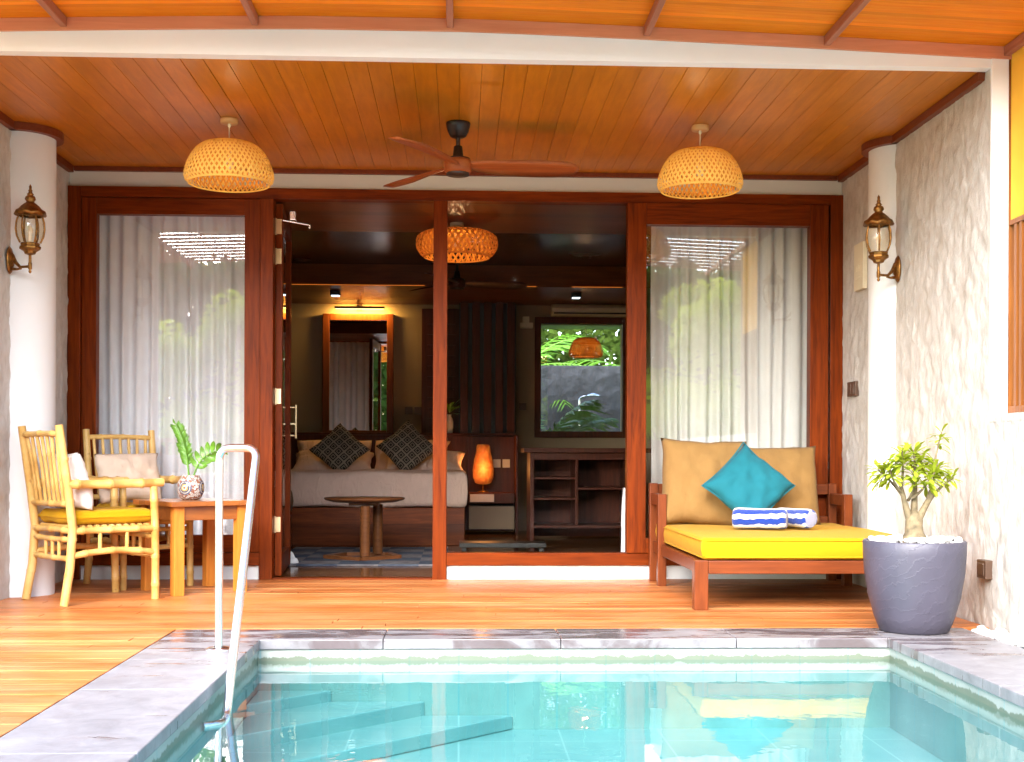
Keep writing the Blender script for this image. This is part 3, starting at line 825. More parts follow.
# vase with two fern fronds
vp = thing('potted_plant', 'mosaic vase holding two green fronds on the small wooden table', 'plant', (-1.63, 7.66, .5525), R(20))
m = MB(); m.lathe([(.001, 0), (.045, 0), (.062, .012), (.078, .045), (.083, .075), (.076, .108), (.060, .132), (.052, .142), (.056, .148), (.050, .150), (.046, .140), (.03, .12), (.001, .118)], n=40)
m.build('vase', M['vase'], vp, local=True)
def frond(root, tip, ctrl, nl, lw, ll, name='frond', parent=vp, plane=Vector((1, -.35, .1))):
    m = MB(); pts = []
    a, b, c_ = Vector(root), Vector(ctrl), Vector(tip)
    def P(t): return a * (1 - t) ** 2 + b * 2 * t * (1 - t) + c_ * t * t
    m.tube([P(i / 12) for i in range(13)], [.0065 - .0045 * i / 12 for i in range(13)], 7)
    for i in range(nl):
        t = .22 + .78 * i / (nl - 1); p = P(t); tan = (P(min(1, t + .02)) - P(t - .02)).normalized()
        sd = plane - tan * plane.dot(tan); sd.normalize()
        nrm = tan.cross(sd)
        for s in ((-1, 1) if i < nl - 1 else (0,)):
            dr = (sd * s * .85 + tan * (.65 if s else 1) + nrm * random.uniform(-.25, .25)).normalized()
            L = ll * (1.0 - .45 * abs(t - .45)) * random.uniform(.85, 1.1)
            wv = (nrm.cross(dr)).normalized() * lw * L * .5
            q = [p]; vs = []; 
            for k in range(7):
                f = k / 6; wd = math.sin(math.pi * min(1, f * .93 + .05)) ** .7
                cpt = p + dr * L * f + nrm * (.010 * math.sin(f * 3))
                vs += [cpt - wv * wd + nrm * .004 * wd, cpt, cpt + wv * wd + nrm * .004 * wd]
            fs = []
            for k in range(6):
                for j in range(2): fs.append((k * 3 + j, k * 3 + j + 1, k * 3 + j + 4, k * 3 + j + 3))
            m.add(vs, fs, True)
    return m.build(name, M['fern'], parent, local=True, recalc=False)
frond((-.012, -.01, .12), (-.085, .01, .455), (-.02, 0, .34), 24, .30, .058, plane=Vector((1, .15, -.25)))
frond((.012, -.005, .12), (.215, -.10, .305), (.045, -.01, .31), 8, .40, .085)

# ------------------------------------------------------------------ daybed
db = thing('daybed', 'low red-brown wooden daybed with open arms against the right window', 'daybed', (1.9, 7.4, 0))
DX0, DX1, DY0, DYA, DY1 = 1.262, 2.515, 6.66, 7.90, 8.30
m = MB()
m.box(DX0 + .076, DX1 - .076, DY0 + .004, DY0 + .040, .195, .266).box(DX0 + .076, DX1 - .076, DY1 - .04, DY1 - .004, .195, .266)
m.box(DX0 + .02, DX0 + .055, DY0 + .076, DYA - .002, .195, .266).box(DX1 - .055, DX1 - .02, DY0 + .076, DYA - .002, .195, .266)
m.box(DX0 + .02, DX0 + .055, DYA + .062, DY1 - .062, .195, .266).box(DX1 - .055, DX1 - .02, DYA + .062, DY1 - .062, .195, .266)
m.build('frame', M['bedwood'], db, bevel=.004)
m = MB(); yy = DY0 + .08
while yy < DY1 - .1: m.box(DX0 + .055, DX1 - .055, yy, yy + .07, .235, .254); yy += .10
m.build('slats', M['bedwood'], db)
for X0, X1 in ((DX0, DX0 + .075), (DX1 - .075, DX1)):
    BX((X0, X1, DY0, DY0 + .075, 0, .268)).build('leg', M['bedwood_z'], db, bevel=.004)
    a, b = (X0, X0 + .055) if X0 < 1.5 else (X1 - .055, X1)
    BX((a, b, DYA, DYA + .06, 0, .586)).build('leg', M['bedwood_z'], db, bevel=.004)
    BX((a, b, DY1 - .06, DY1, 0, .648)).build('leg', M['bedwood_z'], db, bevel=.004)
    m = MB(); m.box(a + .004, b - .004, DYA + .061, DY1 - .061, .512, .583); m.build('armrest', M['bedwood'], db, bevel=.004)
BX((DX0 + .056, DX1 - .056, DY1 - .05, DY1 - .012, .575, .644), (DX0 + .056, DX1 - .056, DY1 - .05, DY1 - .012, .38, .43)).build('backrest', M['bedwood'], db, bevel=.004)
m = MB(); slab_cushion(m, DX0 + .042, DX1 - .02, DY0 + .005, DY1 - .06, .270, .388, .018, 2, .002)
mat_ = m.build('mattress', M['yellow'], merge=.0006)
m = MB()
for z_ in (.284, .374):
    q = [(DX0 + .040, DY0 + .003), (DX1 - .018, DY0 + .003), (DX1 - .018, DY1 - .058), (DX0 + .040, DY1 - .058)]
    loop = []
    for i in range(4):
        a, b = Vector(q[i]), Vector(q[(i + 1) % 4]); loop += [(*(a.lerp(b, .02 + .96 * k / 14)), z_) for k in range(15)]
    m.tube(loop, .0042, 6, closed=True)
m.build('piping', M['yellow'], mat_)
tag(mat_, 'thick bright yellow mattress cushion lying on the wooden daybed', 'mattress')
pillow_thing('back_pillow', 'large tan pillow on the daybed, left of the turquoise cushion', 'pillow', M['tan'], (1.565, 8.0, .655), R(-14), R(-3), .55, .57, .23, R(2), 'tan back pillows', 11, .06)
pillow_thing('back_pillow', 'large tan pillow on the daybed, partly hidden behind the turquoise cushion', 'pillow', M['tan'], (2.06, 8.04, .635), R(-13), R(2), .56, .54, .23, 0, 'tan back pillows', 12, .06)
pillow_thing('throw_pillow', 'turquoise cushion standing on one corner against the tan pillows', 'pillow', M['teal'], (1.80, 7.72, .645), R(-24), R(3),   .42, .42, .17, R(45), None, 13, .085, M['teal'])
def towel(loc, rz, L, rad, label):
    m = MB(); n_ = 30
    prof = [(rad * .15, -L / 2 + .004), (rad * .8, -L / 2 - .003), (rad * .97, -L / 2 + .008), (rad * 1.02, -L / 2 + .03), (rad, 0), (rad * 1.02, L / 2 - .03), (rad * .97, L / 2 - .008), (rad * .8, L / 2 + .003), (rad * .15, L / 2 - .004), (.001, L / 2 - .004)]
    prof = [(.001, -L / 2 + .004)] + prof
    Mx = Matrix.Rotation(R(90), 4, 'Y')
    m.lathe(prof, n=36, M=Mx)
    for i, p in enumerate(m.v):
        rr = math.hypot(p.y, p.z)
        if rr > .01:
            k = 1 + .05 * noise.noise(Vector((p.x * 14, p.y * 22, p.z * 22))) + .03 * math.sin(math.atan2(p.z, p.y) * 1 + .6)
            p.y *= k; p.z *= k * (1.0 if p.z > 0 else .86)
    o = m.build('rolled_towel', M['towel'], merge=.0004)
    o.location = loc; o.rotation_euler = (R(25), 0, rz)
    tag(o, label, 'towel', 'rolled striped towels')
    return o
towel((1.78, 7.34, .455), R(-22), .31, .064, 'blue and white striped towel roll lying in front of the turquoise cushion')
towel((2.02, 7.46, .452), R(-60), .27, .062, 'blue and white striped towel roll at the right, tucked behind the longer roll')

# ------------------------------------------------------------------ big pot with desert rose
pp = thing('potted_plant', 'large dark slate-grey pot with a thick-stemmed leafy shrub on the pool corner', 'plant', (2.162, 5.86, .001))
m = MB(); m.lathe([(.001, 0), (.150, 0), (.160, .006), (.185, .07), (.212, .17), (.230, .28), (.236, .37), (.237, .425), (.233, .431), (.222, .431), (.219, .42), (.215, .38), (.001, .375)], n=64)
m.build('pot', M['pot'], pp, local=True)
m = MB()
for i in range(230):
    a = random.uniform(0, 6.28); r = .205 * math.sqrt(random.random())
    blob(m, (r * math.cos(a), r * math.sin(a), .402 + random.uniform(0, .038)), random.uniform(.013, .024))
tag(m.build('pebbles', M['pebble'], pp, local=True), kind='stuff')
tr = MB()
def rose_branch(pts, r0, r1): tr.tube(pts, [.82 * (r0 + (r1 - r0) * (i / (len(pts) - 1)) ** .8) for i in range(len(pts))], 10)
tr.lathe([(.078, .40), (.060, .435), (.046, .465), (.040, .50), (.040, .525), (.03, .55), (.012, .57)], (0.0, 0, 0), 16)
for i, p in enumerate(tr.v):
    k = 1 + .16 * noise.noise(p * 14); p.x *= k; p.y *= k
tips = []
def br(a, b, c_, r0=.02, r1=.007):
    pts = [Vector(a).lerp(Vector(b), t).lerp(Vector(b).lerp(Vector(c_), t), t) for t in [i / 7 for i in range(8)]]
    rose_branch(pts, r0, r1); tips.append((pts[-1], (pts[-1] - pts[-3]).normalized()))
br((-.02, 0, .52), (-.05, -.01, .60), (-.075, -.02, .70), .026, .010)
br((.0, .01, .53), (.005, .01, .62), (.01, .02, .72), .026, .012)
br((.02, 0, .53), (.05, -.01, .60), (.085, -.01, .655), .024, .014)
br((-.07, -.02, .66), (-.12, -.03, .70), (-.135, -.03, .80), .008, .005)
br((-.07, -.02, .68), (-.07, -.05, .76), (-.085, -.07, .86), .009, .005)
br((-.03, .0, .62), (-.02, -.06, .66), (-.03, -.07, .76), .009, .005)
br((-.02, -.02, .63), (.02, -.05, .66), (.075, -.06, .755), .009, .005)
br((.01, .02, .70), (.02, .03, .76), (.005, .03, .86), .010, .006)
br((.06, -.01, .63), (.09, -.01, .70), (.11, 0, .80), .012, .005)
br((.075, -.01, .72), (.10, 0, .82), (.13, 0, .945), .008, .004)
br((.05, 0, .58), (.10, .01, .67), (.19, .0, .73), .014, .005)
br((-.05, .02, .64), (-.10, .05, .72), (-.16, .05, .765), .009, .005)
br((.0, .02, .68), (.05, .06, .75), (.06, .07, .83), .009, .005)
tr.build('trunk', M['bark'], pp, local=True)
lf = MB()
def leafq(p, d, up, L, wd, fold=.25):
    d = d.normalized(); s = d.cross(up)
    if s.length < .01: s = d.orthogonal()
    s.normalize(); u = s.cross(d)
    vs = []
    for k, (f, ww) in enumerate(((0, .12), (.3, .5), (.6, .95), (.82, 1.0), (.95, .6), (1.0, .1))):
        cc = p + d * L * f - u * L * .28 * f * f
        vs += [cc - s * wd * ww + u * wd * ww * fold, cc, cc + s * wd * ww + u * wd * ww * fold]
    fs = []
    for k in range(5):
        for j in range(2): fs.append((k * 3 + j, k * 3 + j + 1, k * 3 + j + 4, k * 3 + j + 3))
    lf.add(vs, fs, True)
for i, (p, d) in enumerate(tips):
    if i == 1 or i == 2 or i == 0: continue
    nL = random.randint(38, 46) if i not in (9, 10) else 24
    for k in range(nL):
        a = k * 2.4 + random.uniform(-.3, .3); e = random.uniform(-.25, 1.0)
        side = d.orthogonal().normalized(); side = Matrix.Rotation(a, 3, d) @ side
        dr = side * math.cos(e) + d * math.sin(e)
        base = p - d * random.uniform(0, .085)
        sc_ = .68 if i in (9, 10) else 1
        leafq(base, dr, Vector((0, 0, 1)), random.uniform(.06, .10) * sc_, random.uniform(.008, .0125) * sc_)
lf.build('crown', M['leaf'], pp, local=True, recalc=False)

# ------------------------------------------------------------------ pool handrail
hr = thing('pool_handrail', 'bent stainless steel handrail rising from the stone pool edge', 'handrail', (-1.014, 5.33, 0))
def rounded(pts, r=.05, k=6):
    pts = [Vector(p) for p in pts]; out = [pts[0]]
    for i in range(1, len(pts) - 1):
        a, b, c_ = pts[i - 1], pts[i], pts[i + 1]
        d1 = (a - b).normalized(); d2 = (c_ - b).normalized(); rr = min(r, (a - b).length * .45, (c_ - b).length * .45)
        for j in range(k + 1):
            t = j / k; out.append((b + d1 * rr).lerp(b, t).lerp(b.lerp(b + d2 * rr, t), t))
    out.append(pts[-1]); return out
m = MB(); m.tube(rounded([(-1.014, 5.33, .002), (-1.014, 5.33, .855), (-.845, 5.26, .855), (-.838, 4.55, -.12), (-.838, 4.46, -.128), (-.895, 4.42, -.128)], .055), .0168, 16)
m.build('rail', M['steel'], hr)
m = MB(); m.lathe([(.055, .001), (.055, .006), (.045, .012), (.022, .016)], (-1.014, 5.33, 0), 28); m.build('flange', M['steel'], hr)

# ------------------------------------------------------------------ woven pendant lamps
def weave(m, prof, n, turns, wd, off=0):
    """flat ribbons winding both ways over a surface of revolution"""
    Lp = [0]
    for a, b in zip(prof[:-1], prof[1:]): Lp.append(Lp[-1] + math.hypot(b[0] - a[0], b[1] - a[1]))
    def P(s):
        s = max(0, min(1, s)) * Lp[-1]
        for i in range(len(prof) - 1):
            if s <= Lp[i + 1] + 1e-9:
                t = (s - Lp[i]) / max(1e-9, Lp[i + 1] - Lp[i]); return (prof[i][0] + (prof[i + 1][0] - prof[i][0]) * t, prof[i][1] + (prof[i + 1][1] - prof[i][1]) * t)
        return prof[-1]
    for dirn in (-1, 1):
        for k in range(n):
            vs = []; st = 16
            for i in range(st + 1):
                s = i / st; r, z = P(s); a = 2 * math.pi * (k + (.5 if dirn > 0 else 0)) / n + dirn * turns * s
                o_ = off + .0012 * dirn
                hw = wd / max(r, .03) / 2
                for q in (-hw, hw): vs.append(((r + o_) * math.cos(a + q), (r + o_) * math.sin(a + q), z))
            m.add(vs, [(i * 2, i * 2 + 1, i * 2 + 3, i * 2 + 2) for i in range(st)], True)
    
def pendant(name, label, loc, zc, zt, zb, rmax, group, mat, n=46, lit=6, cap=M['capwood'], drum=False):
    """loc xy; zc ceiling, zt top of shade, zb its bottom"""
    t = thing(name, label, 'lamp', (loc[0], loc[1], zb), 0, group)
    m = MB(); m.lathe([(.001, zc), (.049, zc), (.050, zc - .004), (.050, zc - .024), (.046, zc - .028), (.001, zc - .028)], (loc[0], loc[1], 0), 24); m.build('ceiling_cap', cap, t)
    m = MB(); m.tube([(loc[0], loc[1], zc - .028), (loc[0], loc[1], zc - .045), (loc[0], loc[1], zc - .046), (loc[0], loc[1], zt)], [.009, .009, .0035, .0035], 8); m.build('cord', M['creamplastic'], t)
    h = zt - zb
    if drum: P = [(.05, 1.0), (.55, .99), (.80, .93), (.96, .80), (1.0, .60), (.99, .35), (.90, .10), (.80, .0)]
    else: P = [(.10, 1.0), (.46, .985), (.62, .93), (.76, .80), (.87, .62), (.945, .44), (.99, .26), (1.0, .14), (.965, .04), (.90, 0)]
    prof = [(r * rmax, z * h) for r, z in P]
    m = MB(); weave(m, prof, n, .95, .0118 * rmax / .25 * (54 / n))
    for r, z in (prof[-1], prof[0]):
        m.tube([(r * math.cos(a * math.pi / 18), r * math.sin(a * math.pi / 18), z) for a in range(36)], .005, 6, closed=True)
    for i in range(len(m.v)): m.v[i] = m.v[i] + Vector((loc[0], loc[1], zb))
    sh = m.build('lamp_shade', mat, t, recalc=False)
    inner = [(r * .86, z * .93 + .004) for r, z in prof[:-2]] + [(rmax * .80, h * .03)]
    m = MB(); weave(m, inner, max(20, n - 12), .8, .0105 * rmax / .25)
    for i in range(len(m.v)): m.v[i] = m.v[i] + Vector((loc[0], loc[1], zb))
    m.build('lining', M['bamboo_in'], sh, recalc=False)
    m = MB(); m.lathe([(.001, .045), (.02, .03), (.028, 0), (.02, -.028), (.001, -.036)], (loc[0], loc[1], zb + h * .5), 14); m.build('bulb', M['bulb'] if lit > 2 else M['candle'], t)
    m = MB(); m.tube([(loc[0], loc[1], zt), (loc[0], loc[1], zb + h * .5 + .04)], .014, 10); m.build('socket', M['creamplastic'], t)
    if lit: point((loc[0], loc[1], zb + h * .42), lit, (1, .78, .45) if lit < .5 else (1, .6, .28))
    return t
pendant('pendant_lamp', 'woven bamboo dome pendant hanging left of the fan over the armchairs', (-1.312, 7.15), CEIL, 2.598, 2.364, .252, 'woven dome pendants', M['bamboo_strip'], 54, .3)
pendant('pendant_lamp', 'woven bamboo dome pendant hanging right of the fan over the daybed', (1.378, 7.15), CEIL, 2.590, 2.358, .246, 'woven dome pendants', M['bamboo_strip'], 54, .3)
pendant('pendant_lamp', 'wide glowing woven drum pendant on the bedroom ceiling', (-.026, 9.3), 2.555, 2.498, 2.300, .305, None, M['rattan'], 44, 1.1, M['creamplastic'], True)

# ------------------------------------------------------------------ ceiling fans
def fan(label, loc, zc, zh, rad, angs, bladem, group):
    x, y = loc
    t = thing('ceiling_fan', label, 'fan', (x, y, zh), 0, group)
    m = MB(); m.lathe([(.001, zc), (.068, zc), (.070, zc - .006), (.066, zc - .028), (.064, zc - .03), (.060, zc - .052), (.057, zc - .055), (.046, zc - .078), (.03, zc - .086), (.001, zc - .086)], (x, y, 0), 32); m.build('ceiling_mount', M['darkmetal'], t)
    m = MB(); m.tube([(x, y, zc - .08), (x, y, zh + .09)], .0125, 12); m.lathe([(.014, zh + .125), (.024, zh + .12), (.030, zh + .07), (.034, zh + .058), (.070, zh + .05), (.070, zh + .043), (.001, zh + .043)], (x, y, 0), 28); m.build('rod', M['darkmetal'], t)
    m = MB(); m.lathe([(.001, zh + .044), (.072, zh + .044), (.078, zh + .03), (.078, zh - .02), (.066, zh - .033), (.001, zh - .033)], (x, y, 0), 32); m.build('hub', bladem, t)
    m = MB(); m.lathe([(.066, zh - .032), (.064, zh - .046), (.001, zh - .048)], (x, y, 0), 28); m.build('hub_cap', M['darkmetal'], t)
    for a in angs:
        Mx = Matrix.Translation((x, y, zh)) @ Matrix.Rotation(a, 4, 'Z')
        m = MB(); n_ = 22
        vs = []; fs = []
        for i in range(n_ + 1):
            u = i / n_; X = .055 + (rad - .055) * u
            half = (.060 + .050 * math.sin(min(1, u * 1.25) * math.pi * .55)) * (1 if u < .78 else math.sqrt(max(.02, 1 - ((u - .78) / .225) ** 2.4)))
            if u < .18: half *= .75 + .25 * u / .18
            tw = R(-17) * (1 - .35 * u); zz = .012 + .03 * u * u * 0 - .006 * u
            yo = .018 * math.sin(u * math.pi) 
            for (q, th) in ((-1, 0), (-.5, .006), (.2, .009), (1, 0), (.2, -.004), (-.5, -.006)):
                yv = q * half; zv = th + .35 * 0
                vs.append(Mx @ Vector((X, yo + yv * math.cos(tw) - zv * math.sin(tw), zz + yv * math.sin(tw) + zv * math.cos(tw))))
        for i in range(n_):
            for k in range(6):
                l = (k + 1) % 6; fs.append((i * 6 + k, i * 6 + l, (i + 1) * 6 + l, (i + 1) * 6 + k))
        fs += [tuple(range(6))[::-1], tuple(n_ * 6 + k for k in range(6))]
        m.add(vs, fs, True)
        m.build('blade', bladem, t)
    return t
fan('three-bladed wooden ceiling fan at the middle of the veranda ceiling', (-.015, 7.16), CEIL, 2.475, .70, (R(4), R(126), R(243)), M['fanwood'], 'three-bladed ceiling fans')
fan('dark ceiling fan inside the bedroom behind the glowing drum pendant', (-.03, 11.5), 2.70, 2.40, .66, (R(10), R(130), R(250)), M['darkwood'], 'three-bladed ceiling fans')

# ------------------------------------------------------------------ wall lanterns
def lantern(side, label):
    """bracket on the side wall; lantern body upright above the end of the arm"""
    X = (XW - .004) * side
    t = thing('wall_lantern', label, 'lantern', (X, 7.255, 1.93), 0, 'brass wall lanterns')
    cx, cy = 2.425 * side, 7.16
    d = Vector((cx - X, cy - 7.255, 0)); 
    Mp = Matrix.Translation((X, 7.265, 1.935)) @ Matrix.Rotation(R(-90 * side), 4, 'Y')
    m = MB(); m.lathe([(.001, .0), (.042, .0), (.046, .006), (.040, .014), (.026, .02), (.02, .028), (.001, .03)], n=20)
    for p in m.v: p.x *= 1.75
    for i in range(len(m.v)): m.v[i] = Mp @ m.v[i]
    m.build('wall_plate', M['bronze'], t)
    e = Vector((cx, cy, 1.885)); a = Vector((X - side * .02, 7.262, 1.915))
    m = MB(); m.tube([a + Vector((0, 0, .045)), a.lerp(e, .18) + Vector((0, 0, .012)), a.lerp(e, .45) + Vector((0, 0, -.012)), a.lerp(e, .75) + Vector((0, 0, -.006)), e], [.014, .011, .008, .0075, .009], 10)
    m.tube([a + Vector((0, 0, -.03)), a.lerp(e, .3) + Vector((0, 0, -.028)), a.lerp(e, .5) + Vector((0, 0, -.02))], [.010, .007, .006], 8)
    m.lathe([(.001, 1.845), (.007, 1.85), (.009, 1.858), (.005, 1.865), (.011, 1.872), (.011, 1.90), (.008, 1.91), (.008, 1.95), (.014, 1.955)], (cx, cy, 0), 14)
    m.build('bracket', M['bronze'], t)
    m = MB(); m.lathe([(.008, 1.948), (.030, 1.955), (.036, 1.968), (.050, 1.978), (.060, 1.984), (.061, 1.994), (.052, 2.0), (.056, 2.012), (.050, 2.016)], (cx, cy, 0), 8, False)
    m.lathe([(.050, 2.016), (.001, 2.017)], (cx, cy, 0), 8, False)
    m.build('base', M['bronze'], t)
    gp = [(.054, 2.017), (.071, 2.055), (.077, 2.095), (.074, 2.135), (.064, 2.168)]
    m = MB(); m.lathe([(r * .94, z) for r, z in gp], (cx, cy, 0), 24); m.build('glass', M['lampglass'], t)
    m = MB()
    for k in range(6):
        an = k * math.pi / 3 + .25
        m.tube([(cx + r * math.cos(an), cy + r * math.sin(an), z) for r, z in gp], .0055, 6)
    m.build('ribs', M['bronze'], t)
    m = MB(); m.lathe([(.060, 2.166), (.080, 2.172), (.088, 2.180), (.084, 2.190), (.066, 2.205), (.052, 2.222), (.034, 2.238), (.022, 2.246), (.022, 2.252), (.030, 2.262), (.026, 2.278), (.014, 2.286), (.020, 2.291), (.014, 2.297), (.009, 2.305), (.012, 2.312), (.007, 2.32), (.008, 2.335), (.001, 2.348)], (cx, cy, 0), 16, True)
    for p in m.v:
        if 2.17 < p.z < 2.2: 
            an = math.atan2(p.y - cy, p.x - cx); p.z += .006 * math.cos(an * 8)
    m.build('crown', M['bronze'], t)
    m = MB(); m.tube([(cx, cy, 2.017), (cx, cy, 2.065)], .011, 10); m.lathe([(.011, 2.065), (.016, 2.08), (.012, 2.105), (.001, 2.13)], (cx, cy, 0), 12); m.build('bulb', M['candle'], t)
lantern(1, 'ornate aged brass lantern on the right textured wall above the pot')
lantern(-1, 'ornate aged brass lantern on the left wall above the bamboo chairs')

# small fittings on the right wall
o = BX((XW - .03, XW - .001, 7.84, 8.02, 1.90, 2.20), (XW - .034, XW - .029, 7.90, 7.93, 2.02, 2.06), (XW - .034, XW - .029, 7.95, 7.98, 2.02, 2.06), (XW - .034, XW - .029, 7.90, 7.98, 1.97, 1.99)).build('control_box', M['creamplastic'], bevel=.003)
tag(o, 'cream control box on the right wall behind the brass lantern', 'control box')
o = BX((XW - .022, XW + .004, 8.01, 8.18, 1.225, 1.32), (XW - .026, XW - .021, 8.03, 8.09, 1.24, 1.305), (XW - .026, XW - .021, 8.10, 8.16, 1.24, 1.305)).build('wall_switch', M['brownplate'], bevel=.002)
tag(o, 'small dark brown switch plate on the right wall beside the door frame', 'switch')
o = BX((XW - .035, XW + .006, 5.96, 6.065, .235, .325), (XW - .040, XW - .034, 5.975, 6.05, .25, .31)).build('wall_socket', M['brownplate'], bevel=.003)
tag(o, 'dark weatherproof socket box low on the textured wall right of the pot', 'socket')

# ------------------------------------------------------------------ curtains
def curtain(x0, x1, y, z0, z1, folds, amp, mat, label, group=None, cat='curtain', flare=0):
    m = MB(); nu = int(folds * 12)
    rnd = random.Random(int(x0 * 100) + 900)
    ph = [rnd.uniform(-.35, .35) for _ in range(int(folds) + 3)]; am = [rnd.uniform(.6, 1.25) for _ in range(int(folds) + 3)]
    def fn(u, v_):
        k = u * folds; i = int(k); f = k - i
        p = ph[i] * (1 - f) + ph[i + 1] * f; A = am[i] * (1 - f) + am[i + 1] * f
        s = math.sin(2 * math.pi * (k + p * .6)); s = math.copysign(abs(s) ** .75, s)
        x = x0 + (x1 - x0) * u + .012 * math.sin(v_ * 5 + i) * (1 - v_) + flare * (1 - v_) * (u - .5)
        return (x, y + amp * A * s * (.75 + .35 * (1 - v_)) + .01 * math.sin(v_ * 4 + u * 9), z0 + (z1 - z0) * v_)
    m.grid(fn, nu, 14)
    o = m.build('curtain', mat, recalc=False)
    return tag(o, label, cat, group)
curtain(-2.53, -1.36, 8.64, .03, 2.53, 13, .030, M['sheer'], 'white sheer curtain behind the left window by the bamboo chairs', 'sheer curtains')
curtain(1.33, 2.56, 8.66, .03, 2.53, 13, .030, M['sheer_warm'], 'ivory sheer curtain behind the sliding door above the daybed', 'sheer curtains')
curtain(1.165, 1.26, 8.9, .03, .60, 2, .02, M['sheer'], 'bottom end of a white curtain showing beside the sliding door stile', None, 'curtain', .05)

# ------------------------------------------------------------------ bedroom
bed = thing('bed', 'wide low bed with pale sheets and dark wooden headboard in the room', 'bed', (-.8, 11.6, 0))
BX((-1.72, .05, 11.50, 13.45, .0, .345)).build('bed_base', M['bedbase'], bed, bevel=.006)
m = MB(); slab_cushion(m, -1.74, .07, 11.48, 13.45, .35, .675, .05, 4, .008); m.build('mattress', M['sheet'], bed, merge=.0006)
hb = BX((-2.1, .585, 13.46, 13.60, .02, 1.045), (-2.1, .60, 13.44, 13.62, 1.046, 1.07)).build('headboard', M['darkwood'], bed, bevel=.004)
for (x, z, rx, l, sd) in ((-1.33, .80, -28, 'pale bed pillow at the back left of the headboard', 21), (-.50, .80, -28, 'pale bed pillow at the back right of the headboard', 22)):
    pillow_thing('bed_pillow', l, 'pillow', M['sheet'], (x, 13.22, z), R(rx), 0, .80, .42, .20, 0, 'pale bed pillows', sd, .05)
for (x, z, l, sd) in ((-1.30, .755, 'pale bed pillow lying in front on the left side of the bed', 23), (-.36, .755, 'pale bed pillow lying in front on the right side of the bed', 24)):
    pillow_thing('bed_pillow', l, 'pillow', M['sheet'], (x, 12.98, z), R(-62), 0, .82, .42, .18, 0, 'pale bed pillows', sd, .05)
pillow_thing('scatter_cushion', 'grey patterned cushion on its corner at the left of the bed', 'cushion', M['diamond'], (-1.215, 12.72, .885), R(-24), 0, .43, .43, .15, R(45), 'grey patterned bed cushions', 31, .07)
pillow_thing('scatter_cushion', 'grey patterned cushion on its corner at the right of the bed', 'cushion', M['diamond'], (-.535, 12.72, .905), R(-24), R(4), .45, .45, .15, R(48), 'grey patterned bed cushions', 32, .07)
# bedside panel, shelf, lamp
ns = thing('nightstand', 'dark wooden bedside unit with a shelf right of the bed', 'nightstand', (.33, 13.2, 0))
BX((.09, .585, 13.41, 13.45, .10, 1.03)).build('back_panel', M['darkwood'], ns, bevel=.003)
BX((.10, .575, 13.02, 13.408, .33, .44)).build('shelf', M['darkwood'], ns, bevel=.004)
BX((.10, .575, 13.06, 13.40, .06, .30)).build('drawer', M['roomwall'], ns, bevel=.004)
BX((.586, .612, 13.0, 13.45, 0, 1.04)).build('side_panel', M['darkwood'], ns, bevel=.003)
bl = thing('table_lamp', 'small glowing orange shell lamp on the bedside shelf', 'lamp', (.25, 13.2, .442))
m = MB(); m.lathe([(.001, .442), (.06, .442), (.06, .452), (.015, .458), (.008, .47), (.008, .53)], (.25, 13.2, 0), 20); m.build('base', M['bronze'], bl)
m = MB(); m.lathe([(.045, .525), (.085, .54), (.108, .60), (.112, .68), (.098, .78), (.078, .86), (.070, .93), (.060, .945), (.001, .945)], (.25, 13.2, 0), 28); m.build('lamp_shade', M['shell'], bl)
point((.25, 12.98, .70), .7, (1, .4, .1), .08)
o = BX((.11, .36, 13.010, 13.018, .345, .425)).build('paper_note', M['whitefab']); tag(o, 'pale printed card hanging on the front of the bedside shelf', 'card')
for x_, l in ((.43, 'left'), (.52, 'right')):
    pass
o = BX((.36, .44, 13.395, 13.409, .70, .79), (.46, .54, 13.395, 13.409, .70, .79)).build('wall_switch', M['creamplastic'], bevel=.003); tag(o, 'pair of beige switches beside the glowing bedside lamp', 'switch')
# ledge vase with dark leaves
lv = thing('potted_plant', 'slim white bottle vase with dark leaves on the headboard ledge', 'plant', (-.115, 13.53, 1.071))
m = MB(); m.lathe([(.001, 0), (.040, 0), (.044, .02), (.044, .12), (.034, .16), (.022, .18), (.024, .20), (.001, .20)], n=20); m.build('vase', M['whitefab'], lv, local=True)
m = MB()
lf_keep = lf; lf = MB()
for k in range(34):
    a = random.uniform(0, 6.28); e = random.uniform(.1, 1.2)
    dr = Vector((math.cos(a) * math.cos(e), math.sin(a) * math.cos(e) * .4, math.sin(e)))
    leafq(Vector((0, 0, .20)) + dr * random.uniform(.02, .12), dr, Vector((0, 0, 1)), random.uniform(.06, .12), .016)
lf.build('foliage', M['fern'], lv, local=True, recalc=False)
# mirror + picture light
mi = thing('wall_mirror', 'tall wall mirror in a reddish wooden frame above the bed', 'mirror', (-1.12, 13.7, 1.7))
BX((-1.50, -1.428, 13.73, 13.795, 1.072, 2.375), (-.80, -.728, 13.73, 13.795, 1.072, 2.375), (-1.427, -.801, 13.73, 13.795, 2.303, 2.375), (-1.427, -.801, 13.73, 13.795, 1.072, 1.10)).build('frame', M['mirrorframe'], mi, bevel=.004)
BX((-1.427, -.801, 13.755, 13.765, 1.10, 2.303)).build('mirror_glass', M['mirror'], mi)
pc = thing('picture_light', 'slim bar light glowing yellow above the tall mirror', 'light', (-1.1, 13.6, 2.42))
m = MB(); m.tube([(-1.36, 13.62, 2.43), (-.82, 13.62, 2.43)], .014, 10).box(-1.12, -1.09, 13.62, 13.795, 2.435, 2.455).box(-1.135, -1.075, 13.77, 13.797, 2.41, 2.485); m.build('bar', M['brownplate'], pc)
BX((-1.35, -.83, 13.632, 13.64, 2.415, 2.43)).build('light_strip', M['led'], pc)
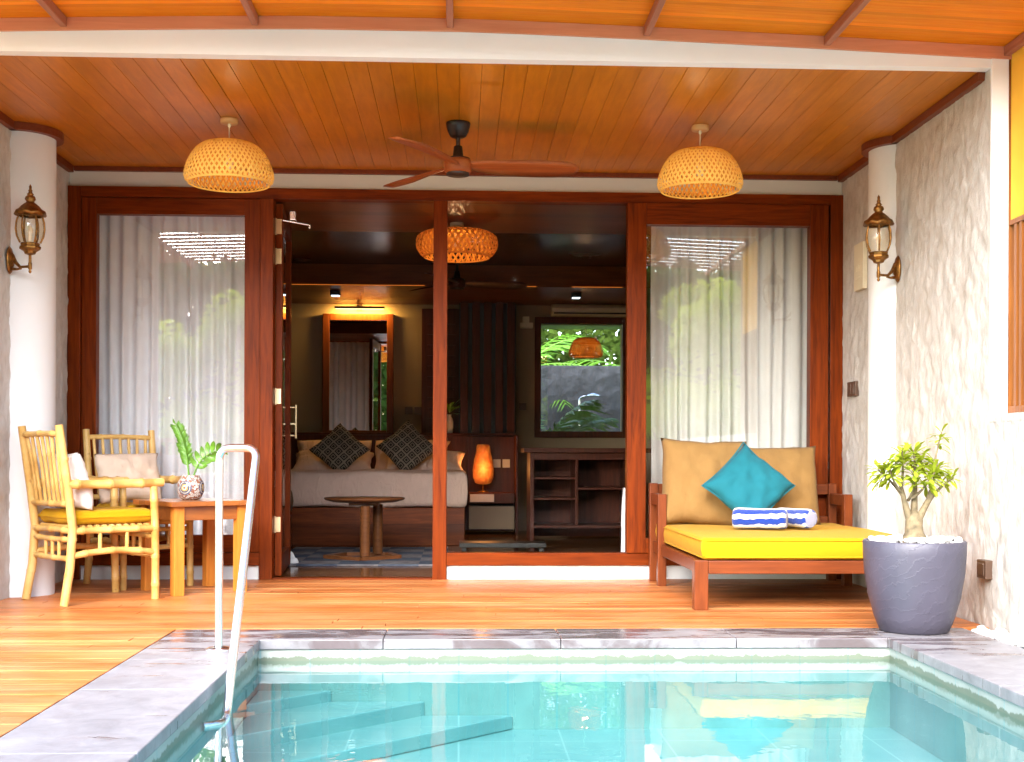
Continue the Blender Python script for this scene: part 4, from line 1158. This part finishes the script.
al = bpy.data.lights.new('picture_light_glow', 'AREA'); al.shape = 'RECTANGLE'; al.size = .52; al.size_y = .03; al.energy = 1.3; al.color = (1, .55, .12)
ao = bpy.data.objects.new('picture_light_glow', al); col.objects.link(ao); ao.location = (-1.09, 13.66, 2.42); ao.rotation_euler = (R(35), 0, 0)
# downlights
for x_, l in ((-1.26, 'small square downlight on the bedroom ceiling just above the bar light'), (1.18, 'small square downlight on the bedroom ceiling above the air conditioner')):
    t = thing('downlight', l, 'light', (x_, 12.7, 2.49), 0, 'square ceiling downlights')
    BX((x_ - .05, x_ + .05, 12.65, 12.75, 2.44, 2.489)).build('housing', M['black'], t, bevel=.003)
    BX((x_ - .038, x_ + .038, 12.66, 12.74, 2.434, 2.4395)).build('lens', M['downlight'], t)
# air conditioner
ac = thing('air_conditioner', 'long white air conditioner high on the back wall above the window', 'air conditioner', (1.5, 13.7, 2.45))
m = MB(); m.prism([(13.795, 2.485), (13.62, 2.485), (13.58, 2.44), (13.58, 2.40), (13.62, 2.37), (13.795, 2.37)], .98, axis='x', M=Matrix.Translation((1.0, 0, 0)))
m.build('body', M['creamplastic'], ac, bevel=.006)
BX((1.02, 1.96, 13.577, 13.60, 2.376, 2.392)).build('vent', M['black'], ac)
# slat partition
sp_ = thing('slat_partition', 'tall dark red vertical slats standing on the headboard ledge', 'partition', (.28, 13.5, 1.07))
m = MB()
for k in range(5): x_ = .005 + k * .126; m.box(x_, x_ + .082, 13.48, 13.56, 1.072, 2.485)
m.build('slats', M['darkwood'], sp_, bevel=.004)
BX((-.01, .61, 13.60, 13.62, 1.072, 2.485)).build('back_panel', M['black'], sp_)
# little wall things
o = BX((.655, .735, 13.785, 13.799, 1.33, 1.41)).build('wall_switch', M['brownplate'], bevel=.003); tag(o, 'single square switch on the beige wall left of the garden window', 'switch')
o = BX((-.60, -.52, 13.785, 13.799, 1.28, 1.36), (-.50, -.42, 13.785, 13.799, 1.28, 1.36)).build('wall_switch', M['brownplate'], bevel=.003); tag(o, 'pair of brown switches on the beige wall right of the mirror', 'switch')
o = BX((.66, .80, 13.70, 13.799, 2.235, 2.29), (.69, .76, 13.72, 13.799, 2.292, 2.36)).build('wall_camera', M['creamplastic'], bevel=.005); tag(o, 'small pale box on the beige wall beside the dark slats', 'wall box')
# desk with open shelves
dk = thing('shelf_desk', 'dark wooden desk unit with open shelves below the garden window', 'desk', (1.25, 12.3, 0))
BX((.62, 2.2, 12.02, 12.62, .86, .905)).build('desk_top', M['darkwood'], dk, bevel=.004)
m = MB(); m.box(.68, .72, 12.06, 12.6, 0, .859).box(1.12, 1.15, 12.08, 12.58, .16, .859).box(1.62, 1.66, 12.06, 12.6, 0, .859); m.build('side_panel', M['darkwood'], dk, bevel=.003)
m = MB()
for z in (.40, .60): m.box(.721, 1.119, 12.08, 12.58, z, z + .022)
m.box(1.151, 1.619, 12.08, 12.58, .50, .522); m.box(.721, 1.619, 12.07, 12.58, .13, .155); m.box(.721, 1.619, 12.07, 12.11, .79, .858)
m.build('shelf', M['darkwood'], dk, bevel=.003)
BX((.721, 1.619, 12.585, 12.60, .02, .858)).build('back_panel', M['darkwood'], dk)
# round table
rt = thing('round_table', 'low round brown table on two posts standing on the rug', 'table', (-.755, 10.0, 0))
m = MB(); m.lathe([(.001, .455), (.25, .455), (.312, .472), (.322, .482), (.320, .490), (.001, .491)], (-.755, 10.0, 0), 48); m.box(-.87, -.64, 9.88, 10.12, .43, .454); m.build('table_top', M['walnut'], rt)
for a, b in ((-.735, 9.80), (-.66, 10.16)):
    m = MB(); m.tube([(a, b, .03), (a, b, .43)], .040, 16); m.build('leg', M['walnut'], rt)
m = MB(); hexp = [(-.755 + r_ * math.cos(R(a)), 9.98 + r_ * math.sin(R(a)), .022) for a, r_ in ((-90, .28), (-15, .28), (50, .27), (130, .27), (195, .30))]
pts = hexp + hexp[:1]
for a, b in zip(pts[:-1], pts[1:]):
    d_ = (Vector(b) - Vector(a)); L = d_.length; an = math.atan2(d_.y, d_.x)
    m.box(0, L, -.03, .03, .013, .040, M=Matrix.Translation((a[0], a[1], 0)) @ Matrix.Rotation(an, 4, 'Z'))
m.build('base', M['walnut'], rt)
# rug, sofa, mat, door stop
o = BX((-1.45, -.1, 9.36, 11.15, .001, .012)).build('rug', M['rug'], bevel=.004); tag(o, 'blue-grey patchwork rug under the round table', 'rug')
SX = -.14
sf = thing('sofa', 'olive upholstered sofa end on a wooden base, left of the round table', 'sofa', (-1.75, 10.5, 0))
BX((-2.3, -1.37 + SX, 9.95, 11.35, .0, .29)).build('base', M['bedbase'], sf, bevel=.005)
m = MB(); slab_cushion(m, -2.28, -1.36 + SX, 9.96, 11.34, .292, .535, .05, 8, .004); m.build('seat', M['sofa'], sf, merge=.0006)
BX((-1.45 + SX, -1.41 + SX, 10.2, 10.24, .536, .83), (-1.45 + SX, -1.41 + SX, 10.95, 10.99, .536, .83), (-1.455 + SX, -1.405 + SX, 10.16, 11.03, .83, .86)).build('armrest', M['darkwood'], sf, bevel=.004)
o = BX((.0, .75, 10.75, 11.05, .035, .075), (.02, .06, 10.77, 10.81, .001, .0345), (.69, .73, 10.77, 10.81, .001, .0345), (.02, .06, 10.99, 11.03, .001, .0345), (.69, .73, 10.99, 11.03, .001, .0345)).build('low_bench', M['black'], bevel=.004); tag(o, 'low flat black bench on the glossy floor beside the bed', 'bench')
m = MB(); m.lathe([(.001, .001), (.045, .001), (.05, .02), (.046, .05), (.03, .085), (.012, .10), (.001, .102)], (-1.29, 9.55, 0), 20)
m.lathe([(.001, .001), (.035, .001), (.04, .02), (.03, .045), (.001, .058)], (-1.25, 9.49, 0), 16)
tag(m.build('door_stop', M['plaster']), 'small white stone door stop at the foot of the open door', 'door stop')

# ------------------------------------------------------------------ outdoor bathroom garden seen through the back window
sw = BX((-1.5, 5.0, 17.4, 17.7, -.06, 2.09)).build('stone_wall', M['stonewall'], bevel=.01); tag(sw, 'rough dark grey stone wall beyond the bedroom window', 'wall')
pendant('pendant_lamp', 'small orange woven pendant seen through the bedroom back window', (1.495, 14.8), 2.47, 2.235, 2.01, .205, None, M['rattan_dark'], 46, .8)
bc = BX((-.5, 4.5, 14.0, 16.2, 2.475, 2.56)).build('porch_roof', M['roomceil']); tag(bc, 'thin wooden porch roof above the small orange pendant, extended to shade the garden outside the back window', 'roof')  # carries the pendant; extended outwards to darken the garden seen through the window
shw = thing('garden_shower', 'chrome garden shower pipe in front of the grey stone wall', 'shower', (1.62, 16.9, -.06))
m = MB(); m.tube(rounded([(1.62, 16.9, -.06), (1.62, 16.9, 1.62), (1.80, 16.85, 1.66)], .05), .014, 10); m.build('pipe', M['steel'], shw)
m = MB(); m.lathe([(.02, .03), (.10, .0), (.10, -.015), (.001, -.016)], (1.80, 16.85, 1.65), 18); m.build('shower_head', M['steel'], shw)

def palm_leaf(m, root, d, L, droop, nl, ll, wd, rnd):
    d = d.normalized(); pts = []
    def P(t): return root + d * L * t + Vector((0, 0, -droop * L * t * t))
    m.tube([P(i / 8) for i in range(9)], [.018 * (1 - .8 * i / 8) for i in range(9)], 5)
    for i in range(nl):
        t = .12 + .86 * i / (nl - 1); p = P(t); tan = (P(t + .02) - P(t - .02)).normalized()
        sd = tan.cross(Vector((0, 0, 1)))
        if sd.length < .05: sd = tan.orthogonal()
        sd.normalize()
        for s in (-1, 1):
            dr = (sd * s + tan * (.55 + .6 * t) + Vector((0, 0, -.30 + rnd.uniform(-.15, .25)))).normalized()
            l = ll * math.sin(math.pi * (.12 + .8 * t)) * rnd.uniform(.85, 1.1)
            wv = tan * wd * .5
            q = p + dr * l * .5 + Vector((0, 0, -.04 * l)); e = p + dr * l + Vector((0, 0, -.22 * l))
            m.add([p - wv * .6, p + wv * .6, q + wv, e, q - wv], [(0, 1, 2, 4), (4, 2, 3)])
def palm(name, label, loc, hgt, n, L, seed, mat, group=None, cat='tree', up=.9, ll=.5):
    rnd = random.Random(seed); t = thing(name, label, cat, loc, 0, group)
    m = MB(); lean = Vector((rnd.uniform(-.3, .3), rnd.uniform(-.3, .3), 0))
    if hgt > .3:
        m.tube([lean * (i / 8) ** 2 + Vector((0, 0, hgt * i / 8)) for i in range(9)], [.13 - .05 * i / 8 for i in range(9)], 9); m.build('trunk', M['bark'], t, local=True)
    top = (lean if hgt > .3 else Vector()) + Vector((0, 0, hgt))
    m = MB()
    for k in range(n):
        a = k * 2.399 + rnd.uniform(-.2, .2); e = rnd.uniform(.05, 1) * up
        palm_leaf(m, top, Vector((math.cos(a), math.sin(a), e * 1.4)), L * rnd.uniform(.8, 1.1), rnd.uniform(.35, .6), 26, ll, .045, rnd)
    m.build('crown', mat, t, local=True, recalc=False); return t
palm('garden_palm', 'broad palm fronds crossing low in the bedroom back window', (1.1, 15.75, -.06), .8, 9, 1.5, 3, M['fern'], 'palms behind the bedroom', up=1.3, ll=.55)
palm('garden_palm', 'tall bright palm rising behind the dark grey stone wall', (.9, 19.0, -.06), 2.2, 14, 1.9, 5, M['fern'], 'palms behind the bedroom', ll=.6)
palm('garden_palm', 'bright palm behind the stone wall right of the small pendant', (3.1, 19.3, -.06), 1.9, 14, 1.9, 9, M['fern'], 'palms behind the bedroom', ll=.6)

# ------------------------------------------------------------------ garden on the camera side, mirrored in the glass and the water
def tree(label, loc, hgt, rad, seed, mat, group='trees across the pool', nleaf=8500, trunk_h=None):
    rnd = random.Random(seed); t = thing('garden_tree', label, 'tree', loc, 0, group)
    th = trunk_h or hgt * .42; m = MB()
    m.tube([(0, 0, 0), (.05, 0, th * .5), (0, .05, th), (.1, .1, hgt * .8)], [.17, .14, .11, .03], 10)
    cl = []
    for k in range(17):
        a = rnd.uniform(0, 6.28); r = rad * math.sqrt(rnd.random()) * .85; z = th * .8 + (hgt - th * .8) * rnd.random()
        r *= .5 + .6 * math.sin(math.pi * min(1, max(0, (z - th * .6) / (hgt - th * .5))))
        c_ = Vector((r * math.cos(a), r * math.sin(a), z)); cl.append((c_, rad * rnd.uniform(.28, .48)))
        m.tube([(0, 0, th * .75), c_ * .5 + Vector((0, 0, th * .42)), c_], [.06, .04, .012], 6)
    m.build('trunk', M['bark'], t, local=True)
    m = MB()
    for i in range(nleaf):
        c_, r = rnd.choice(cl); d_ = Vector((rnd.gauss(0, 1), rnd.gauss(0, 1), rnd.gauss(0, .8))).normalized()
        p = c_ + d_ * r * rnd.random() ** .4
        a = Vector((rnd.gauss(0, 1), rnd.gauss(0, 1), rnd.gauss(0, .6))).normalized(); b = a.orthogonal().normalized(); s = rnd.uniform(.07, .13)
        m.add([p - a * s, p + b * s * .42, p + a * s, p - b * s * .42], [(0, 1, 2, 3)])
    m.build('crown', mat, t, local=True, recalc=False); return t
M['treeleaf'] = translucent('tree leaf', (.46, .56, .05), .5)
M['hedge'] = translucent('hedge leaf', (.07, .115, .022), .5)
M['treedark'] = plain('dark tree leaf', (.035, .075, .014), .55, 0, .4, 3)
tree('leafy green tree across the pool, mirrored in the left window', (-3.9, -5.0, -.06), 3.9, 1.6, 41, M['treeleaf'], trunk_h=1.0, nleaf=11000)
tree('leafy green tree across the pool, mirrored in the sliding door', (4.3, -5.2, -.06), 3.9, 1.8, 42, M['treeleaf'], trunk_h=1.0, nleaf=12000)
palm('palm_tree', 'feathery palm across the pool, mirrored in the sliding door', (3.5, -2.8, -.06), 1.3, 15, 2.0, 12, M['leaf'], None, 'tree', ll=.6)


def hedge(label, loc, x0, x1, hfn, n_, seed, mat, nst=12, lq=1.0):
    hg = thing('hedge', label, 'hedge', loc)
    rnd = random.Random(seed); m = MB()
    for i in range(n_):
        p = Vector((rnd.uniform(x0, x1), rnd.gauss(0, .45), 0)); top_ = hfn(p.x) + .5 * noise.noise(Vector((p.x * 1.1, seed, 0))); p.z = rnd.uniform(.1, top_)
        a = Vector((rnd.gauss(0, 1), rnd.gauss(0, .5), rnd.gauss(0, 1))).normalized(); b = a.cross(Vector((0, 1, rnd.gauss(0, .4)))).normalized(); q = rnd.uniform(.08, .18) * lq
        m.add([p - a * q, p + b * q * .5, p + a * q, p - b * q * .5], [(0, 1, 2, 3)])
    m.build('foliage', mat, hg, local=True, recalc=False)
    m = MB()
    for i in range(nst):
        x = x0 + .2 + i * (x1 - x0 - .4) / (nst - 1); h_ = hfn(x) * .85; m.tube([(x, 0, 0), (x + rnd.uniform(-.1, .1), 0, h_ * .5), (x + rnd.uniform(-.2, .2), 0, h_)], [.05, .04, .015], 7)
    m.build('stem', M['bark'], hg, local=True)
hedge('tall dense green hedge added across the pool to block sky reflections in the glass', (0, -8.5, -.06), -7.0, 8.5, lambda x: 5.2 if abs(x) < 2.7 else 4.75, 30000, 77, M['hedge'], 20)  # added behind the camera; keeps bright sky out of the middle pane's reflection
hedge('loose bright green hedge filling the view above the stone wall', (2.5, 20.6, -.06), -3.0, 4.0, lambda x: 3.9, 24000, 78, M['hedge'], 12, .5)
